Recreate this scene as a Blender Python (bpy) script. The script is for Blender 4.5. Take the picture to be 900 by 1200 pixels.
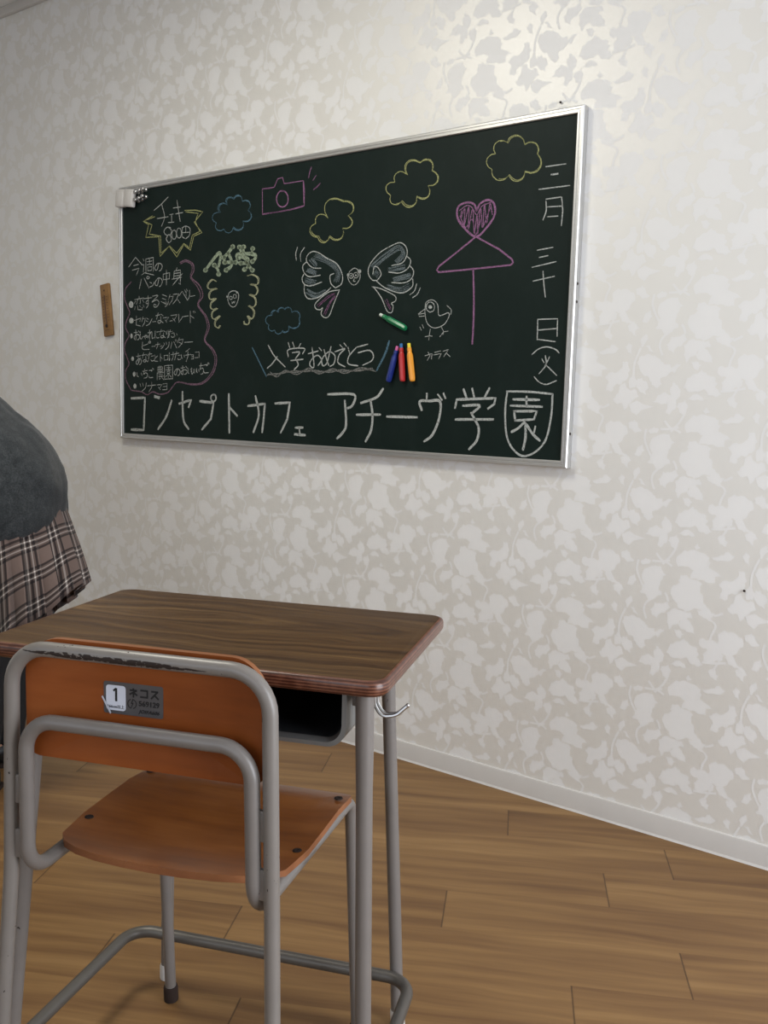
import bpy, bmesh, math, random
from mathutils import Vector, Matrix, noise

# ------------------------------------------------------------------ scene, camera, light
scene = bpy.context.scene
for o in list(bpy.data.objects):
    bpy.data.objects.remove(o)
COL = scene.collection
random.seed(7)

CAM_POS = Vector((0.0, -2.25318, 1.08883))
CAM_R = Vector((0.807498, 0.589278, 0.026431))
CAM_U = Vector((-0.090733, 0.079808, 0.992672))
CAM_F = Vector((-0.582851, 0.803979, -0.117912))
cam_data = bpy.data.cameras.new('camera')
cam_data.sensor_fit = 'VERTICAL'
cam_data.sensor_height = 32.0
cam_data.lens = 1076.3 / 1200.0 * 32.0
cam_data.clip_start = 0.02
cam = bpy.data.objects.new('camera', cam_data)
COL.objects.link(cam)
M3 = Matrix((CAM_R, CAM_U, -CAM_F)).transposed()
cam.matrix_world = Matrix.Translation(CAM_POS) @ M3.to_4x4()
scene.camera = cam

ROOM = dict(x0=-4.7, x1=1.7, y0=-4.3, y1=0.0, z1=2.637)

world = bpy.data.worlds.new('daylight')
scene.world = world
world.use_nodes = True
bg = world.node_tree.nodes['Background']
bg.inputs['Color'].default_value = (0.75, 0.86, 1.0, 1)
bg.inputs['Strength'].default_value = 1.0

def area(name, loc, target, sx, sy, power, color, shape='RECTANGLE'):
    d = bpy.data.lights.new(name, 'AREA')
    d.shape = shape
    d.size = sx
    d.size_y = sy
    d.energy = power
    d.color = color
    o = bpy.data.objects.new(name, d)
    COL.objects.link(o)
    o.location = loc
    o.rotation_euler = (Vector(target) - Vector(loc)).to_track_quat('-Z', 'Y').to_euler()
    return o

area('ceiling_lamp_light', (-1.85, -1.35, 2.58), (-1.85, -1.35, 0), 0.55, 0.55, 21, (1.0, 0.965, 0.84), 'DISK')
area('window_light_side', (1.66, -1.15, 1.2), (0, -1.15, 1.2), 1.5, 1.9, 62, (0.895, 0.93, 1.0))
area('window_light_rear', (-0.5, -4.26, 1.5), (-0.5, 0, 1.5), 3.3, 1.2, 12, (0.90, 0.93, 1.0))

vs = scene.view_settings
scene.display_settings.display_device = 'sRGB'
vs.view_transform = 'Standard'
vs.look = 'None'
vs.exposure = 0.2
vs.gamma = 1.0
vs.use_curve_mapping = False
try:
    scene.cycles.max_bounces = 8
    scene.cycles.use_denoising = True
except Exception:
    pass

# ------------------------------------------------------------------ object helpers
def link(name, me, mat=None, parent=None):
    o = bpy.data.objects.new(name, me)
    COL.objects.link(o)
    if mat is not None:
        for m in (mat if isinstance(mat, (list, tuple)) else [mat]):
            me.materials.append(m)
    if parent is not None:
        o.parent = parent
    return o

def finish(name, bm, mat=None, parent=None, smooth=True, angle=35):
    bmesh.ops.recalc_face_normals(bm, faces=bm.faces)
    me = bpy.data.meshes.new(name)
    bm.to_mesh(me)
    bm.free()
    if smooth:
        for p in me.polygons:
            p.use_smooth = True
        try:
            me.set_sharp_from_angle(angle=math.radians(angle))
        except Exception:
            pass
    return link(name, me, mat, parent)

def thing(name, label, cat, loc=(0, 0, 0), rz=0.0, group=None):
    o = bpy.data.objects.new(name, None)
    COL.objects.link(o)
    o.location = loc
    o.rotation_euler = (0, 0, rz)
    o.empty_display_size = 0.1
    return tag(o, label, cat, group)

def tag(o, label, cat, group=None):
    o['label'] = label
    o['category'] = cat
    if group:
        o['group'] = group
    return o

def structure(o):
    o['kind'] = 'structure'
    return o

def add_box(bm, lo, hi, bevel=0.0, seg=2):
    r = bmesh.ops.create_cube(bm, size=1.0)
    lo, hi = Vector(lo), Vector(hi)
    for v in r['verts']:
        v.co = Vector(((lo[i] + hi[i]) / 2 + v.co[i] * (hi[i] - lo[i])) for i in range(3))
    if bevel > 0:
        es = list({e for v in r['verts'] for e in v.link_edges})
        bmesh.ops.bevel(bm, geom=es, offset=bevel, segments=seg, profile=0.5, affect='EDGES')

def fillet(pts, rad, n=8):
    pts = [Vector(p) for p in pts]
    out = [pts[0]]
    for i in range(1, len(pts) - 1):
        r = rad[i - 1] if isinstance(rad, (list, tuple)) else rad
        a, b, c = pts[i - 1], pts[i], pts[i + 1]
        u, v = (a - b).normalized(), (c - b).normalized()
        ang = u.angle(v)
        if ang > math.pi - 0.02 or r <= 0:
            out.append(b)
            continue
        d = min(r / math.tan(ang / 2), (a - b).length * 0.49, (c - b).length * 0.49)
        rr = d * math.tan(ang / 2)
        cen = b + (u + v).normalized() * (rr / math.sin(ang / 2))
        p0, p1 = b + u * d - cen, b + v * d - cen
        tot = p0.angle(p1)
        for k in range(n + 1):
            t = k / n
            out.append(cen + (p0 * math.sin((1 - t) * tot) + p1 * math.sin(t * tot)) / math.sin(tot))
    out.append(pts[-1])
    return out

def add_tube(bm, pts, rad, seg=14, caps=True, radii=None, flat=None):
    """sweep a circle (or ellipse: flat=(a,b) factors) along pts by parallel transport"""
    pts = [Vector(p) for p in pts]
    n = len(pts)
    tang = []
    for i in range(n):
        a = pts[max(i - 1, 0)]
        b = pts[min(i + 1, n - 1)]
        tang.append((b - a).normalized())
    ref = Vector((0, 0, 1)) if abs(tang[0].z) < 0.9 else Vector((1, 0, 0))
    N = (ref - tang[0] * ref.dot(tang[0])).normalized()
    rings = []
    for i in range(n):
        if i:
            q = tang[i - 1].rotation_difference(tang[i])
            N = (q @ N)
            N = (N - tang[i] * N.dot(tang[i])).normalized()
        B = tang[i].cross(N)
        r = radii[i] if radii else rad
        fa, fb = flat if flat else (1, 1)
        rings.append([bm.verts.new(pts[i] + N * (math.cos(2 * math.pi * k / seg) * r * fa) + B * (math.sin(2 * math.pi * k / seg) * r * fb)) for k in range(seg)])
    for a, b in zip(rings, rings[1:]):
        for k in range(seg):
            bm.faces.new((a[k], a[(k + 1) % seg], b[(k + 1) % seg], b[k]))
    if caps:
        bm.faces.new(rings[0][::-1])
        bm.faces.new(rings[-1])
    return rings

def add_lathe(bm, prof, axis_mat, seg=16):
    """prof: list of (radius, height) along local z; axis_mat places it"""
    rings = []
    for r, h in prof:
        rings.append([bm.verts.new(axis_mat @ Vector((r * math.cos(2 * math.pi * k / seg), r * math.sin(2 * math.pi * k / seg), h))) for k in range(seg)])
    for a, b in zip(rings, rings[1:]):
        for k in range(seg):
            bm.faces.new((a[k], a[(k + 1) % seg], b[(k + 1) % seg], b[k]))
    bm.faces.new(rings[0][::-1])
    bm.faces.new(rings[-1])

def axis_to(p, d):
    q = Vector((0, 0, 1)).rotation_difference(Vector(d).normalized())
    return Matrix.Translation(Vector(p)) @ q.to_matrix().to_4x4()

def rounded_rect(w0, w1, h0, h1, r, n=6):
    if not isinstance(r, (list, tuple)):
        r = [r] * 4
    out = []
    for (cx, cy, sx, sy, a0, rr) in ((w1, h1, -1, -1, 0, r[0]), (w0, h1, 1, -1, 90, r[1]), (w0, h0, 1, 1, 180, r[2]), (w1, h0, -1, 1, 270, r[3])):
        for k in range(n + 1):
            a = math.radians(a0 + 90 * k / n)
            out.append((cx + sx * rr + rr * math.cos(a), cy + sy * rr + rr * math.sin(a)))
    return out

# ------------------------------------------------------------------ node helpers
class NT:
    def __init__(self, name):
        self.m = bpy.data.materials.new(name)
        self.m.use_nodes = True
        self.t = self.m.node_tree
        self.bsdf = self.t.nodes['Principled BSDF']
        self.out = self.t.nodes['Material Output']
    def n(self, typ, **kw):
        nd = self.t.nodes.new(typ)
        for k, v in kw.items():
            setattr(nd, k, v)
        return nd
    def set(self, sock, v):
        if isinstance(v, bpy.types.NodeSocket):
            self.t.links.new(v, sock)
        elif v is not None:
            if isinstance(v, (tuple, list)) and len(v) == 3 and sock.type == 'RGBA':
                v = (*v, 1)
            sock.default_value = v
    def math(self, op, a, b=None, c=None, clamp=False):
        nd = self.n('ShaderNodeMath', operation=op, use_clamp=clamp)
        for i, v in enumerate((a, b, c)):
            if v is not None:
                self.set(nd.inputs[i], v)
        return nd.outputs[0]
    def vmath(self, op, a, b=None, scale=None):
        nd = self.n('ShaderNodeVectorMath', operation=op)
        self.set(nd.inputs[0], a)
        if b is not None:
            self.set(nd.inputs[1], b)
        if scale is not None:
            self.set(nd.inputs['Scale'], scale)
        return nd.outputs['Value'] if op in ('LENGTH', 'DOT_PRODUCT', 'DISTANCE') else nd.outputs['Vector']
    def xyz(self, v):
        nd = self.n('ShaderNodeSeparateXYZ')
        self.set(nd.inputs[0], v)
        return nd.outputs[0], nd.outputs[1], nd.outputs[2]
    def comb(self, x, y, z=0.0):
        nd = self.n('ShaderNodeCombineXYZ')
        for i, v in enumerate((x, y, z)):
            self.set(nd.inputs[i], v)
        return nd.outputs[0]
    def noise(self, vec, scale, detail=3, rough=0.55, dist=0.0, dim='3D'):
        nd = self.n('ShaderNodeTexNoise', noise_dimensions=dim)
        self.set(nd.inputs['Vector'], vec)
        self.set(nd.inputs['Scale'], scale)
        self.set(nd.inputs['Detail'], detail)
        self.set(nd.inputs['Roughness'], rough)
        self.set(nd.inputs['Distortion'], dist)
        return nd.outputs['Fac'], nd.outputs['Color']
    def ramp(self, fac, stops, interp='LINEAR'):
        nd = self.n('ShaderNodeValToRGB')
        nd.color_ramp.interpolation = interp
        e = nd.color_ramp.elements
        while len(e) < len(stops):
            e.new(0.5)
        for el, (p, c) in zip(e, stops):
            el.position = p
            el.color = (*c, 1) if len(c) == 3 else c
        self.set(nd.inputs[0], fac)
        return nd.outputs[0]
    def smooth(self, v, a, b):
        nd = self.n('ShaderNodeMapRange', interpolation_type='SMOOTHSTEP')
        self.set(nd.inputs[0], v)
        self.set(nd.inputs[1], a)
        self.set(nd.inputs[2], b)
        return nd.outputs[0]
    def mix(self, fac, a, b, blend='MIX'):
        nd = self.n('ShaderNodeMix', data_type='RGBA', blend_type=blend)
        self.set(nd.inputs[0], fac)
        self.set(nd.inputs[6], a)
        self.set(nd.inputs[7], b)
        return nd.outputs[2]
    def fmix(self, fac, a, b):
        nd = self.n('ShaderNodeMix', data_type='FLOAT')
        self.set(nd.inputs[0], fac)
        self.set(nd.inputs[2], a)
        self.set(nd.inputs[3], b)
        return nd.outputs[0]
    def bump(self, h, strength=0.2, dist=0.01):
        nd = self.n('ShaderNodeBump')
        self.set(nd.inputs['Strength'], strength)
        self.set(nd.inputs['Distance'], dist)
        self.set(nd.inputs['Height'], h)
        self.t.links.new(nd.outputs[0], self.bsdf.inputs['Normal'])
    def pos(self):
        return self.n('ShaderNodeNewGeometry').outputs['Position']
    def obj(self):
        return self.n('ShaderNodeTexCoord').outputs['Object']
    def uv(self, name=None):
        if name:
            return self.n('ShaderNodeUVMap', uv_map=name).outputs[0]
        return self.n('ShaderNodeTexCoord').outputs['UV']
    def p(self, color=None, rough=None, spec=None, metal=None, coat=None, sheen=None):
        b = self.bsdf.inputs
        self.set(b['Base Color'], color)
        self.set(b['Roughness'], rough)
        self.set(b['Specular IOR Level'], spec)
        self.set(b['Metallic'], metal)
        self.set(b['Coat Weight'], coat)
        self.set(b['Sheen Weight'], sheen)
        return self.m

def srgb(r, g, b):
    f = lambda c: c / 255 / 12.92 if c / 255 <= 0.04045 else ((c / 255 + 0.055) / 1.055) ** 2.4
    return (f(r), f(g), f(b))

def plain(name, col, rough=0.5, spec=0.5, metal=0.0, var=0.06, scale=30):
    t = NT(name)
    f, _ = t.noise(t.obj(), scale, 3)
    lo = tuple(c * (1 - var) for c in col)
    hi = tuple(min(1, c * (1 + var)) for c in col)
    return t.p(t.mix(f, lo, hi), rough, spec, metal)

# ------------------------------------------------------------------ materials
def wallpaper(name, lo, hi, gloss, rough):
    t = NT(name)
    P = t.pos()
    b, _ = t.noise(P, 1.6, 3, 0.6)
    g, _ = t.noise(P, 420, 2)
    t.p(t.mix(b, lo, hi), 0.85, 0.15)
    gl = t.n('ShaderNodeBsdfGlossy')
    gl.inputs['Color'].default_value = (0.97, 0.97, 0.97, 1)
    gl.inputs['Roughness'].default_value = rough
    mx = t.n('ShaderNodeMixShader')
    t.set(mx.inputs[0], gloss)
    t.t.links.new(t.bsdf.outputs[0], mx.inputs[1])
    t.t.links.new(gl.outputs[0], mx.inputs[2])
    t.t.links.new(mx.outputs[0], t.out.inputs['Surface'])
    t.bump(g, 0.05, 0.001)
    return t.m

def floor_wood():
    t = NT('oak_vinyl_plank')
    uv = t.uv('grain')
    u, v, _ = t.xyz(uv)
    _, wc = t.noise(t.comb(t.math('MULTIPLY', u, 2.2), t.math('MULTIPLY', v, 5.0)), 1.0, 2)
    wv = t.math('MULTIPLY', t.math('SUBTRACT', t.xyz(wc)[1], 0.5), 0.055)
    v2 = t.math('ADD', v, wv)
    a, _ = t.noise(t.comb(t.math('MULTIPLY', u, 1.6), t.math('MULTIPLY', v2, 30.0)), 1.0, 4, 0.55)
    b, _ = t.noise(t.comb(t.math('MULTIPLY', u, 5.0), t.math('MULTIPLY', v2, 150.0)), 1.0, 3, 0.6)
    c, _ = t.noise(t.comb(t.math('MULTIPLY', u, 0.9), t.math('MULTIPLY', v2, 9.0)), 1.0, 2, 0.5)
    s = t.math('ADD', t.math('MULTIPLY', a, 0.46), t.math('ADD', t.math('MULTIPLY', b, 0.16), t.math('MULTIPLY', c, 0.38)))
    col = t.ramp(s, [(0.32, srgb(90, 63, 38)), (0.44, srgb(113, 82, 50)), (0.55, srgb(131, 99, 61)), (0.66, srgb(148, 115, 74))])
    cell = t.uv('cell')
    cu, cv, tint = t.xyz(cell)
    eu = t.math('MULTIPLY', t.math('SUBTRACT', 0.5, t.math('ABSOLUTE', t.math('SUBTRACT', cu, 0.5))), 0.915)
    ev = t.math('MULTIPLY', t.math('SUBTRACT', 0.5, t.math('ABSOLUTE', t.math('SUBTRACT', cv, 0.5))), 0.149)
    seam = t.math('MAXIMUM', t.smooth(eu, 0.0022, 0.0010), t.math('MULTIPLY', t.smooth(ev, 0.0012, 0.0006), 0.12))
    col = t.mix(t.math('MULTIPLY', seam, 0.7), col, srgb(58, 38, 24))
    t.p(col, t.math('MULTIPLY_ADD', b, 0.15, 0.40), 0.35)
    t.bump(t.math('MULTIPLY_ADD', seam, -1.0, t.math('MULTIPLY', b, 0.15)), 0.15, 0.001)
    return t.m

def desk_wood():
    t = NT('dark_walnut_laminate')
    p = t.obj()
    x, y, z = t.xyz(p)
    _, wc = t.noise(t.comb(t.math('MULTIPLY', x, 3.2), t.math('MULTIPLY', y, 7.0)), 1.0, 2, 0.5)
    w = t.math('MULTIPLY', t.math('SUBTRACT', t.xyz(wc)[0], 0.5), 0.10)
    y2 = t.math('ADD', y, w)
    # cathedral figure: distance rings stretched along the grain
    rx = t.math('MULTIPLY', t.math('ADD', x, 0.12), 0.16)
    ry = t.math('ADD', y2, -0.05)
    r = t.math('SQRT', t.math('ADD', t.math('MULTIPLY', rx, rx), t.math('MULTIPLY', ry, ry)))
    ring, _ = t.noise(t.comb(t.math('MULTIPLY', r, 55.0), t.math('MULTIPLY', x, 0.6)), 1.0, 3, 0.6)
    fine, _ = t.noise(t.comb(t.math('MULTIPLY', x, 7.0), t.math('MULTIPLY', y2, 260.0)), 1.0, 3, 0.6)
    mid, _ = t.noise(t.comb(t.math('MULTIPLY', x, 2.5), t.math('MULTIPLY', y2, 60.0)), 1.0, 3, 0.6)
    s = t.math('ADD', t.math('MULTIPLY', ring, 0.50), t.math('ADD', t.math('MULTIPLY', fine, 0.30), t.math('MULTIPLY', mid, 0.20)))
    col = t.ramp(s, [(0.32, srgb(36, 23, 14)), (0.44, srgb(64, 44, 26)), (0.54, srgb(86, 63, 38)), (0.68, srgb(124, 98, 62))])
    t.p(col, t.math('MULTIPLY_ADD', fine, 0.2, 0.34), 0.22)
    t.bump(fine, 0.06, 0.001)
    return t.m

def desk_edge():
    t = NT('layered_plywood_edge')
    x, y, z = t.xyz(t.obj())
    w = t.math('SINE', t.math('MULTIPLY', z, 6.283 / 0.0042))
    f, _ = t.noise(t.obj(), 60, 3)
    s = t.math('ADD', t.math('MULTIPLY', w, 0.28), f)
    col = t.ramp(s, [(0.25, srgb(66, 36, 27)), (0.55, srgb(94, 56, 42)), (0.8, srgb(118, 78, 60))])
    return t.p(col, 0.28, 0.5)

def ply(name, stops, rough):
    t = NT(name)
    x, y, z = t.xyz(t.obj())
    a, _ = t.noise(t.comb(t.math('MULTIPLY', x, 4.0), t.math('MULTIPLY', y, 30.0), t.math('MULTIPLY', z, 30.0)), 1.0, 4, 0.6)
    b, _ = t.noise(t.obj(), 9, 2)
    s = t.math('MULTIPLY_ADD', a, 0.65, t.math('MULTIPLY', b, 0.35))
    return t.p(t.ramp(s, stops), rough, 0.28)

def paint(name, col, chip_amount=0.66, streak=False):
    t = NT(name)
    p = t.obj()
    f, _ = t.noise(p, 26, 4)
    base = t.mix(f, tuple(c * 0.9 for c in col), tuple(c * 1.08 for c in col))
    c, _ = t.noise(t.vmath('MULTIPLY', p, (130, 130, 70)), 1.0, 2, 0.5)
    c2, _ = t.noise(p, 11, 2)
    chip = t.smooth(t.math('MULTIPLY_ADD', c2, 0.35, t.math('MULTIPLY', c, 0.72)), chip_amount, chip_amount + 0.02)
    if streak:
        x, y, z = t.xyz(p)
        line = t.math('ABSOLUTE', t.math('SUBTRACT', z, t.math('MULTIPLY_ADD', x, -0.006, 0.7635)))
        jag, _ = t.noise(t.vmath('MULTIPLY', p, (90, 40, 160)), 1.0, 3, 0.65)
        half = t.math('MULTIPLY', t.smooth(t.math('ABSOLUTE', t.math('ADD', x, 0.03)), 0.15, 0.05), 0.0042)
        half = t.math('MULTIPLY', half, t.smooth(jag, 0.30, 0.55))
        st = t.math('MULTIPLY', t.smooth(t.math('SUBTRACT', half, line), -0.0004, 0.0004), t.math('LESS_THAN', y, -0.418))
        st = t.math('MULTIPLY', st, t.math('GREATER_THAN', half, 0.0004))
        chip = t.math('MAXIMUM', chip, st)
    t.p(t.mix(chip, base, srgb(38, 28, 24)), t.fmix(chip, 0.36, 0.7), 0.5)
    return t.m

def chalk(name, col, cover=0.85, grain=420):
    t = NT(name)
    p = t.obj()
    f, _ = t.noise(p, grain, 3, 0.65)
    a = t.math('MULTIPLY', t.smooth(f, 0.30, 0.52), cover)
    t.p(col, 0.95, 0.1)
    t.set(t.bsdf.inputs['Alpha'], a)
    return t.m

def board_green():
    t = NT('chalkboard_green')
    p = t.obj()
    f, _ = t.noise(p, 3.5, 4, 0.6)
    g, _ = t.noise(t.vmath('MULTIPLY', p, (2.0, 1, 1.2)), 5.0, 5, 0.7)
    dust = t.math('MULTIPLY', t.smooth(g, 0.45, 0.8), 0.35)
    col = t.mix(f, srgb(15, 27, 24), srgb(20, 33, 30))
    col = t.mix(dust, col, srgb(36, 47, 45))
    t.p(col, 0.52, 0.15)
    return t.m

def aluminium():
    t = NT('brushed_aluminium')
    p = t.obj()
    f, _ = t.noise(t.vmath('MULTIPLY', p, (6, 300, 300)), 1.0, 2)
    t.p(t.mix(f, (0.52, 0.52, 0.51), (0.66, 0.66, 0.65)), 0.38, 0.5, 0.85)
    return t.m

def plaid():
    t = NT('taupe_plaid_wool')
    u, v, _ = t.xyz(t.uv('cloth'))
    base = srgb(104, 89, 83)
    def bands(c, ph):
        w = t.math('FRACT', t.math('ADD', t.math('DIVIDE', c, 0.098), ph))
        def band(a, b):
            return t.math('MULTIPLY', t.smooth(w, a - 0.008, a + 0.008), t.smooth(w, b + 0.008, b - 0.008))
        dark = t.math('MAXIMUM', t.math('MAXIMUM', band(0.42, 0.50), band(0.63, 0.70)), t.math('MAXIMUM', band(0.84, 0.92), t.math('MULTIPLY', band(0.5, 0.84), 0.35)))
        lite = t.math('MAXIMUM', band(0.555, 0.60), band(0.745, 0.79))
        return dark, lite
    d1, l1 = bands(u, 0.1)
    d2, l2 = bands(v, 0.32)
    col = t.mix(t.math('MULTIPLY', d1, 0.86), base, srgb(28, 25, 27))
    col = t.mix(t.math('MULTIPLY', d2, 0.82), col, srgb(28, 25, 27))
    col = t.mix(t.math('MULTIPLY', l1, 0.27), col, srgb(205, 196, 190))
    col = t.mix(t.math('MULTIPLY', l2, 0.27), col, srgb(205, 196, 190))
    col = t.mix(t.math('MULTIPLY', t.math('MULTIPLY', l1, l2), 0.6), col, srgb(225, 218, 212))
    n, _ = t.noise(t.obj(), 500, 2)
    t.p(col, 0.95, 0.15, sheen=0.1)
    t.bump(n, 0.15, 0.001)
    return t.m

def knit():
    t = NT('charcoal_knit')
    p = t.obj()
    n, _ = t.noise(p, 260, 3, 0.7)
    m, _ = t.noise(p, 40, 3, 0.6)
    s = t.math('MULTIPLY_ADD', n, 0.6, t.math('MULTIPLY', m, 0.4))
    t.p(t.ramp(s, [(0.3, srgb(30, 32, 34)), (0.5, srgb(48, 51, 53)), (0.7, srgb(68, 71, 73))]), 1.0, 0.1, sheen=0.15)
    t.bump(s, 0.4, 0.002)
    return t.m

MAT = dict(
    wall=wallpaper('wallpaper_satin_ground', (0.69, 0.677, 0.635), (0.72, 0.707, 0.665), 0.18, 0.48), ink=wallpaper('wallpaper_floral_print', (0.752, 0.75, 0.738), (0.782, 0.78, 0.768), 0.03, 0.55), floor=floor_wood(), desk=desk_wood(), edge=desk_edge(),
    ceiling=plain('ceiling_paint', (0.72, 0.71, 0.68), 0.9, 0.2, var=0.03),
    skirting=plain('skirting_vinyl', srgb(200, 197, 193), 0.55, 0.4, var=0.04, scale=14),
    back=ply('orange_plywood', [(0.3, srgb(114, 57, 22)), (0.5, srgb(132, 69, 29)), (0.7, srgb(146, 81, 38))], 0.34),
    seat=ply('amber_plywood', [(0.3, srgb(114, 60, 20)), (0.5, srgb(138, 78, 28)), (0.7, srgb(158, 96, 42))], 0.30),
    plyedge=ply('plywood_cut_edge', [(0.3, srgb(120, 74, 46)), (0.7, srgb(150, 100, 66))], 0.5),
    steel=paint('grey_painted_steel', srgb(116, 111, 107), 0.755),
    worn=paint('worn_grey_painted_steel', srgb(120, 115, 110), 0.695, True),
    darksteel=plain('dusty_dark_steel', srgb(94, 90, 85), 0.42, 0.5, 0.3),
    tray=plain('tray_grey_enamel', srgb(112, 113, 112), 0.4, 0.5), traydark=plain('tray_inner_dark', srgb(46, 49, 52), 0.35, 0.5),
    chrome=plain('bright_steel', (0.5, 0.5, 0.5), 0.32, 0.5, 1.0, var=0.02),
    rubber=plain('dark_rubber', srgb(48, 38, 34), 0.8, 0.2),
    board=board_green(), alu=aluminium(),
    W=chalk('white_chalk', srgb(190, 194, 190), 0.82), Y=chalk('yellow_chalk', srgb(178, 180, 124), 0.78),
    Y2=chalk('pale_yellow_chalk', srgb(190, 192, 156), 0.75), B=chalk('blue_chalk', srgb(92, 126, 144), 0.75),
    P=chalk('pink_chalk', srgb(158, 112, 150), 0.78), M=chalk('mauve_chalk', srgb(142, 112, 130), 0.72),
    G=chalk('pale_green_chalk', srgb(160, 174, 150), 0.8), S=chalk('smudged_chalk', srgb(124, 136, 140), 0.55, 220),
    P2=chalk('pink_smudge', srgb(150, 104, 142), 0.6, 300), S2=chalk('grey_chalk', srgb(150, 150, 146), 0.6, 300),
    blackink=plain('black_print', (0.012, 0.012, 0.013), 0.5, 0.4, var=0.0),
    plaid=plaid(), knit=knit(),
    skin=plain('skin', srgb(214, 168, 140), 0.5, 0.4, var=0.05, scale=12),
    tights=plain('black_tights', (0.012, 0.012, 0.013), 0.8, 0.3),
    leather=plain('black_leather', (0.015, 0.014, 0.014), 0.35, 0.5),
    hair=plain('dark_hair', (0.02, 0.014, 0.011), 0.45, 0.5, var=0.3, scale=90),
)

# ------------------------------------------------------------------ room
def catmull(p, n=5):
    if len(p) < 3:
        return p
    q = [(2 * p[0][0] - p[1][0], 2 * p[0][1] - p[1][1])] + p + [(2 * p[-1][0] - p[-2][0], 2 * p[-1][1] - p[-2][1])]
    out = []
    for i in range(1, len(q) - 2):
        a, b, c, d = q[i - 1:i + 3]
        for k in range(n):
            t = k / n
            out.append(tuple(0.5 * (2 * b[j] + (c[j] - a[j]) * t + (2 * a[j] - 5 * b[j] + 4 * c[j] - d[j]) * t * t + (3 * b[j] - a[j] - 3 * c[j] + d[j]) * t ** 3) for j in (0, 1)))
    out.append(p[-1])
    return out

MOTIF = '-121 122 -105 140 -84 143 -64 138 -50 130 -51 120 -63 110 -70 101 -87 99 -101 104 -117 102|-70 101 -49 112 -46 103 -35 99 -10 88 -32 86 -31 72 -50 72 -66 74 -85 76 -82 89|-115 65 -110 78 -97 79 -80 71 -63 64 -67 45 -90 51 -106 59|-130 29 -126 48 -107 62 -85 60 -67 45 -58 31 -58 18 -43 7 -59 3 -76 4 -95 -7 -109 -2 -118 12|-65 -4 -46 4 -26 -5 -34 -17 -26 -26 -45 -19 -59 -14|-10 -56 3 -45 24 -47 40 -56 44 -74 32 -91 11 -101 -5 -97 -10 -77|-55 -86 -52 -75 -33 -74 -9 -78 -5 -99 -2 -114 -20 -121 -42 -123 -45 -108 -35 -98 -49 -93|9 -108 22 -101 33 -117 42 -128 29 -128 17 -123|-30 -152 -19 -143 -7 -157 -9 -167 -23 -163|34 -138 44 -127 55 -133 61 -142 52 -148 57 -161 48 -156 38 -148|112 8 122 23 137 30 150 23 156 14 143 4 129 4|154 14 151 33 156 53 168 46 175 33 174 23 165 11|150 11 165 9 164 -9 152 -21 144 -18 146 -2|173 5 189 12 195 -3 189 -21 177 -16 170 -3|110 -100 116 -86 134 -77 153 -76 159 -90 167 -93 153 -111 151 -121 158 -140 143 -146 133 -156 122 -143 107 -139 118 -119|70 -124 77 -107 89 -100 93 -114 81 -128|103 -66 115 -55 127 -60 123 -68 108 -71|50 -48 65 -39 72 -50 83 -63 67 -69 53 -59|-182 -18 -172 0 -157 -1 -143 5 -137 -7 -148 -20 -159 -24 -164 -36 -176 -30|-139 -21 -125 -10 -108 -12 -86 -13 -82 -26 -107 -33 -112 -42 -126 -50 -131 -59 -138 -42|-110 -44 -102 -32 -88 -32 -76 -46 -72 -61 -89 -59 -103 -54|-120 -60 -109 -60 -97 -68 -105 -80 -114 -74|67 103 76 117 91 121 107 117 120 109 128 98 143 98 148 87 139 76 122 68 126 56 116 47 103 54 97 68 81 78 73 92|148 88 160 98 172 100 163 89 158 79 152 84|-17 69 -4 79 9 78 21 88 23 104 36 101 42 84 36 65 23 53 8 50 1 36 -13 38 -8 55|7 14 20 27 21 40 34 50 43 36 61 34 67 20 54 10 45 3 35 -11 29 5 16 3|67 63 77 65 91 50 89 27 76 32 65 45|46 64 56 74 65 58 60 44 47 42|50 -1 68 8 83 0 106 -5 79 -13 69 -25 56 -17|31 143 38 154 47 145 48 125 37 131|70 144 71 164 81 173 86 161 76 145|82 146 92 145 103 129 90 134|-40 132 -19 140 -3 148 10 140 3 131 -13 128 -31 127|-131 -121 -123 -100 -110 -92 -93 -83 -82 -94 -68 -97 -59 -111 -64 -120 -49 -135 -63 -140 -77 -136 -86 -124 -99 -130 -116 -131|-124 -151 -102 -138 -87 -151 -107 -152|-84 154 -76 161 -70 153 -78 146'
STEMS = '189 -21 178 -41 158 -65|141 -38 149 -48 157 -56|132 -59 155 -58 177 -53|165 -57 175 -62 183 -67|-193 -44 -201 -21 -195 -1 -172 17|-150 30 -144 21 -140 8|96 -60 93 -84 101 -107 111 -125|70 141 60 117 55 96 55 66|-26 -26 -20 -37 -28 -57 -31 -71|-5 -1 -16 -7 -26 -11|-47 -130 -20 -128 10 -122|1 -103 -9 -126 -19 -145|-44 121 -48 113 -54 101'


def crosses(p):
    def ccw(a, b, c):
        return (c[1] - a[1]) * (b[0] - a[0]) - (b[1] - a[1]) * (c[0] - a[0])
    n = len(p)
    for i in range(n):
        a, b = p[i], p[(i + 1) % n]
        for j in range(i + 2, n):
            if i == 0 and j == n - 1:
                continue
            c, d = p[j], p[(j + 1) % n]
            if ccw(a, b, c) * ccw(a, b, d) <= 0 and ccw(c, d, a) * ccw(c, d, b) <= 0:
                return True
    return False

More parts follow.
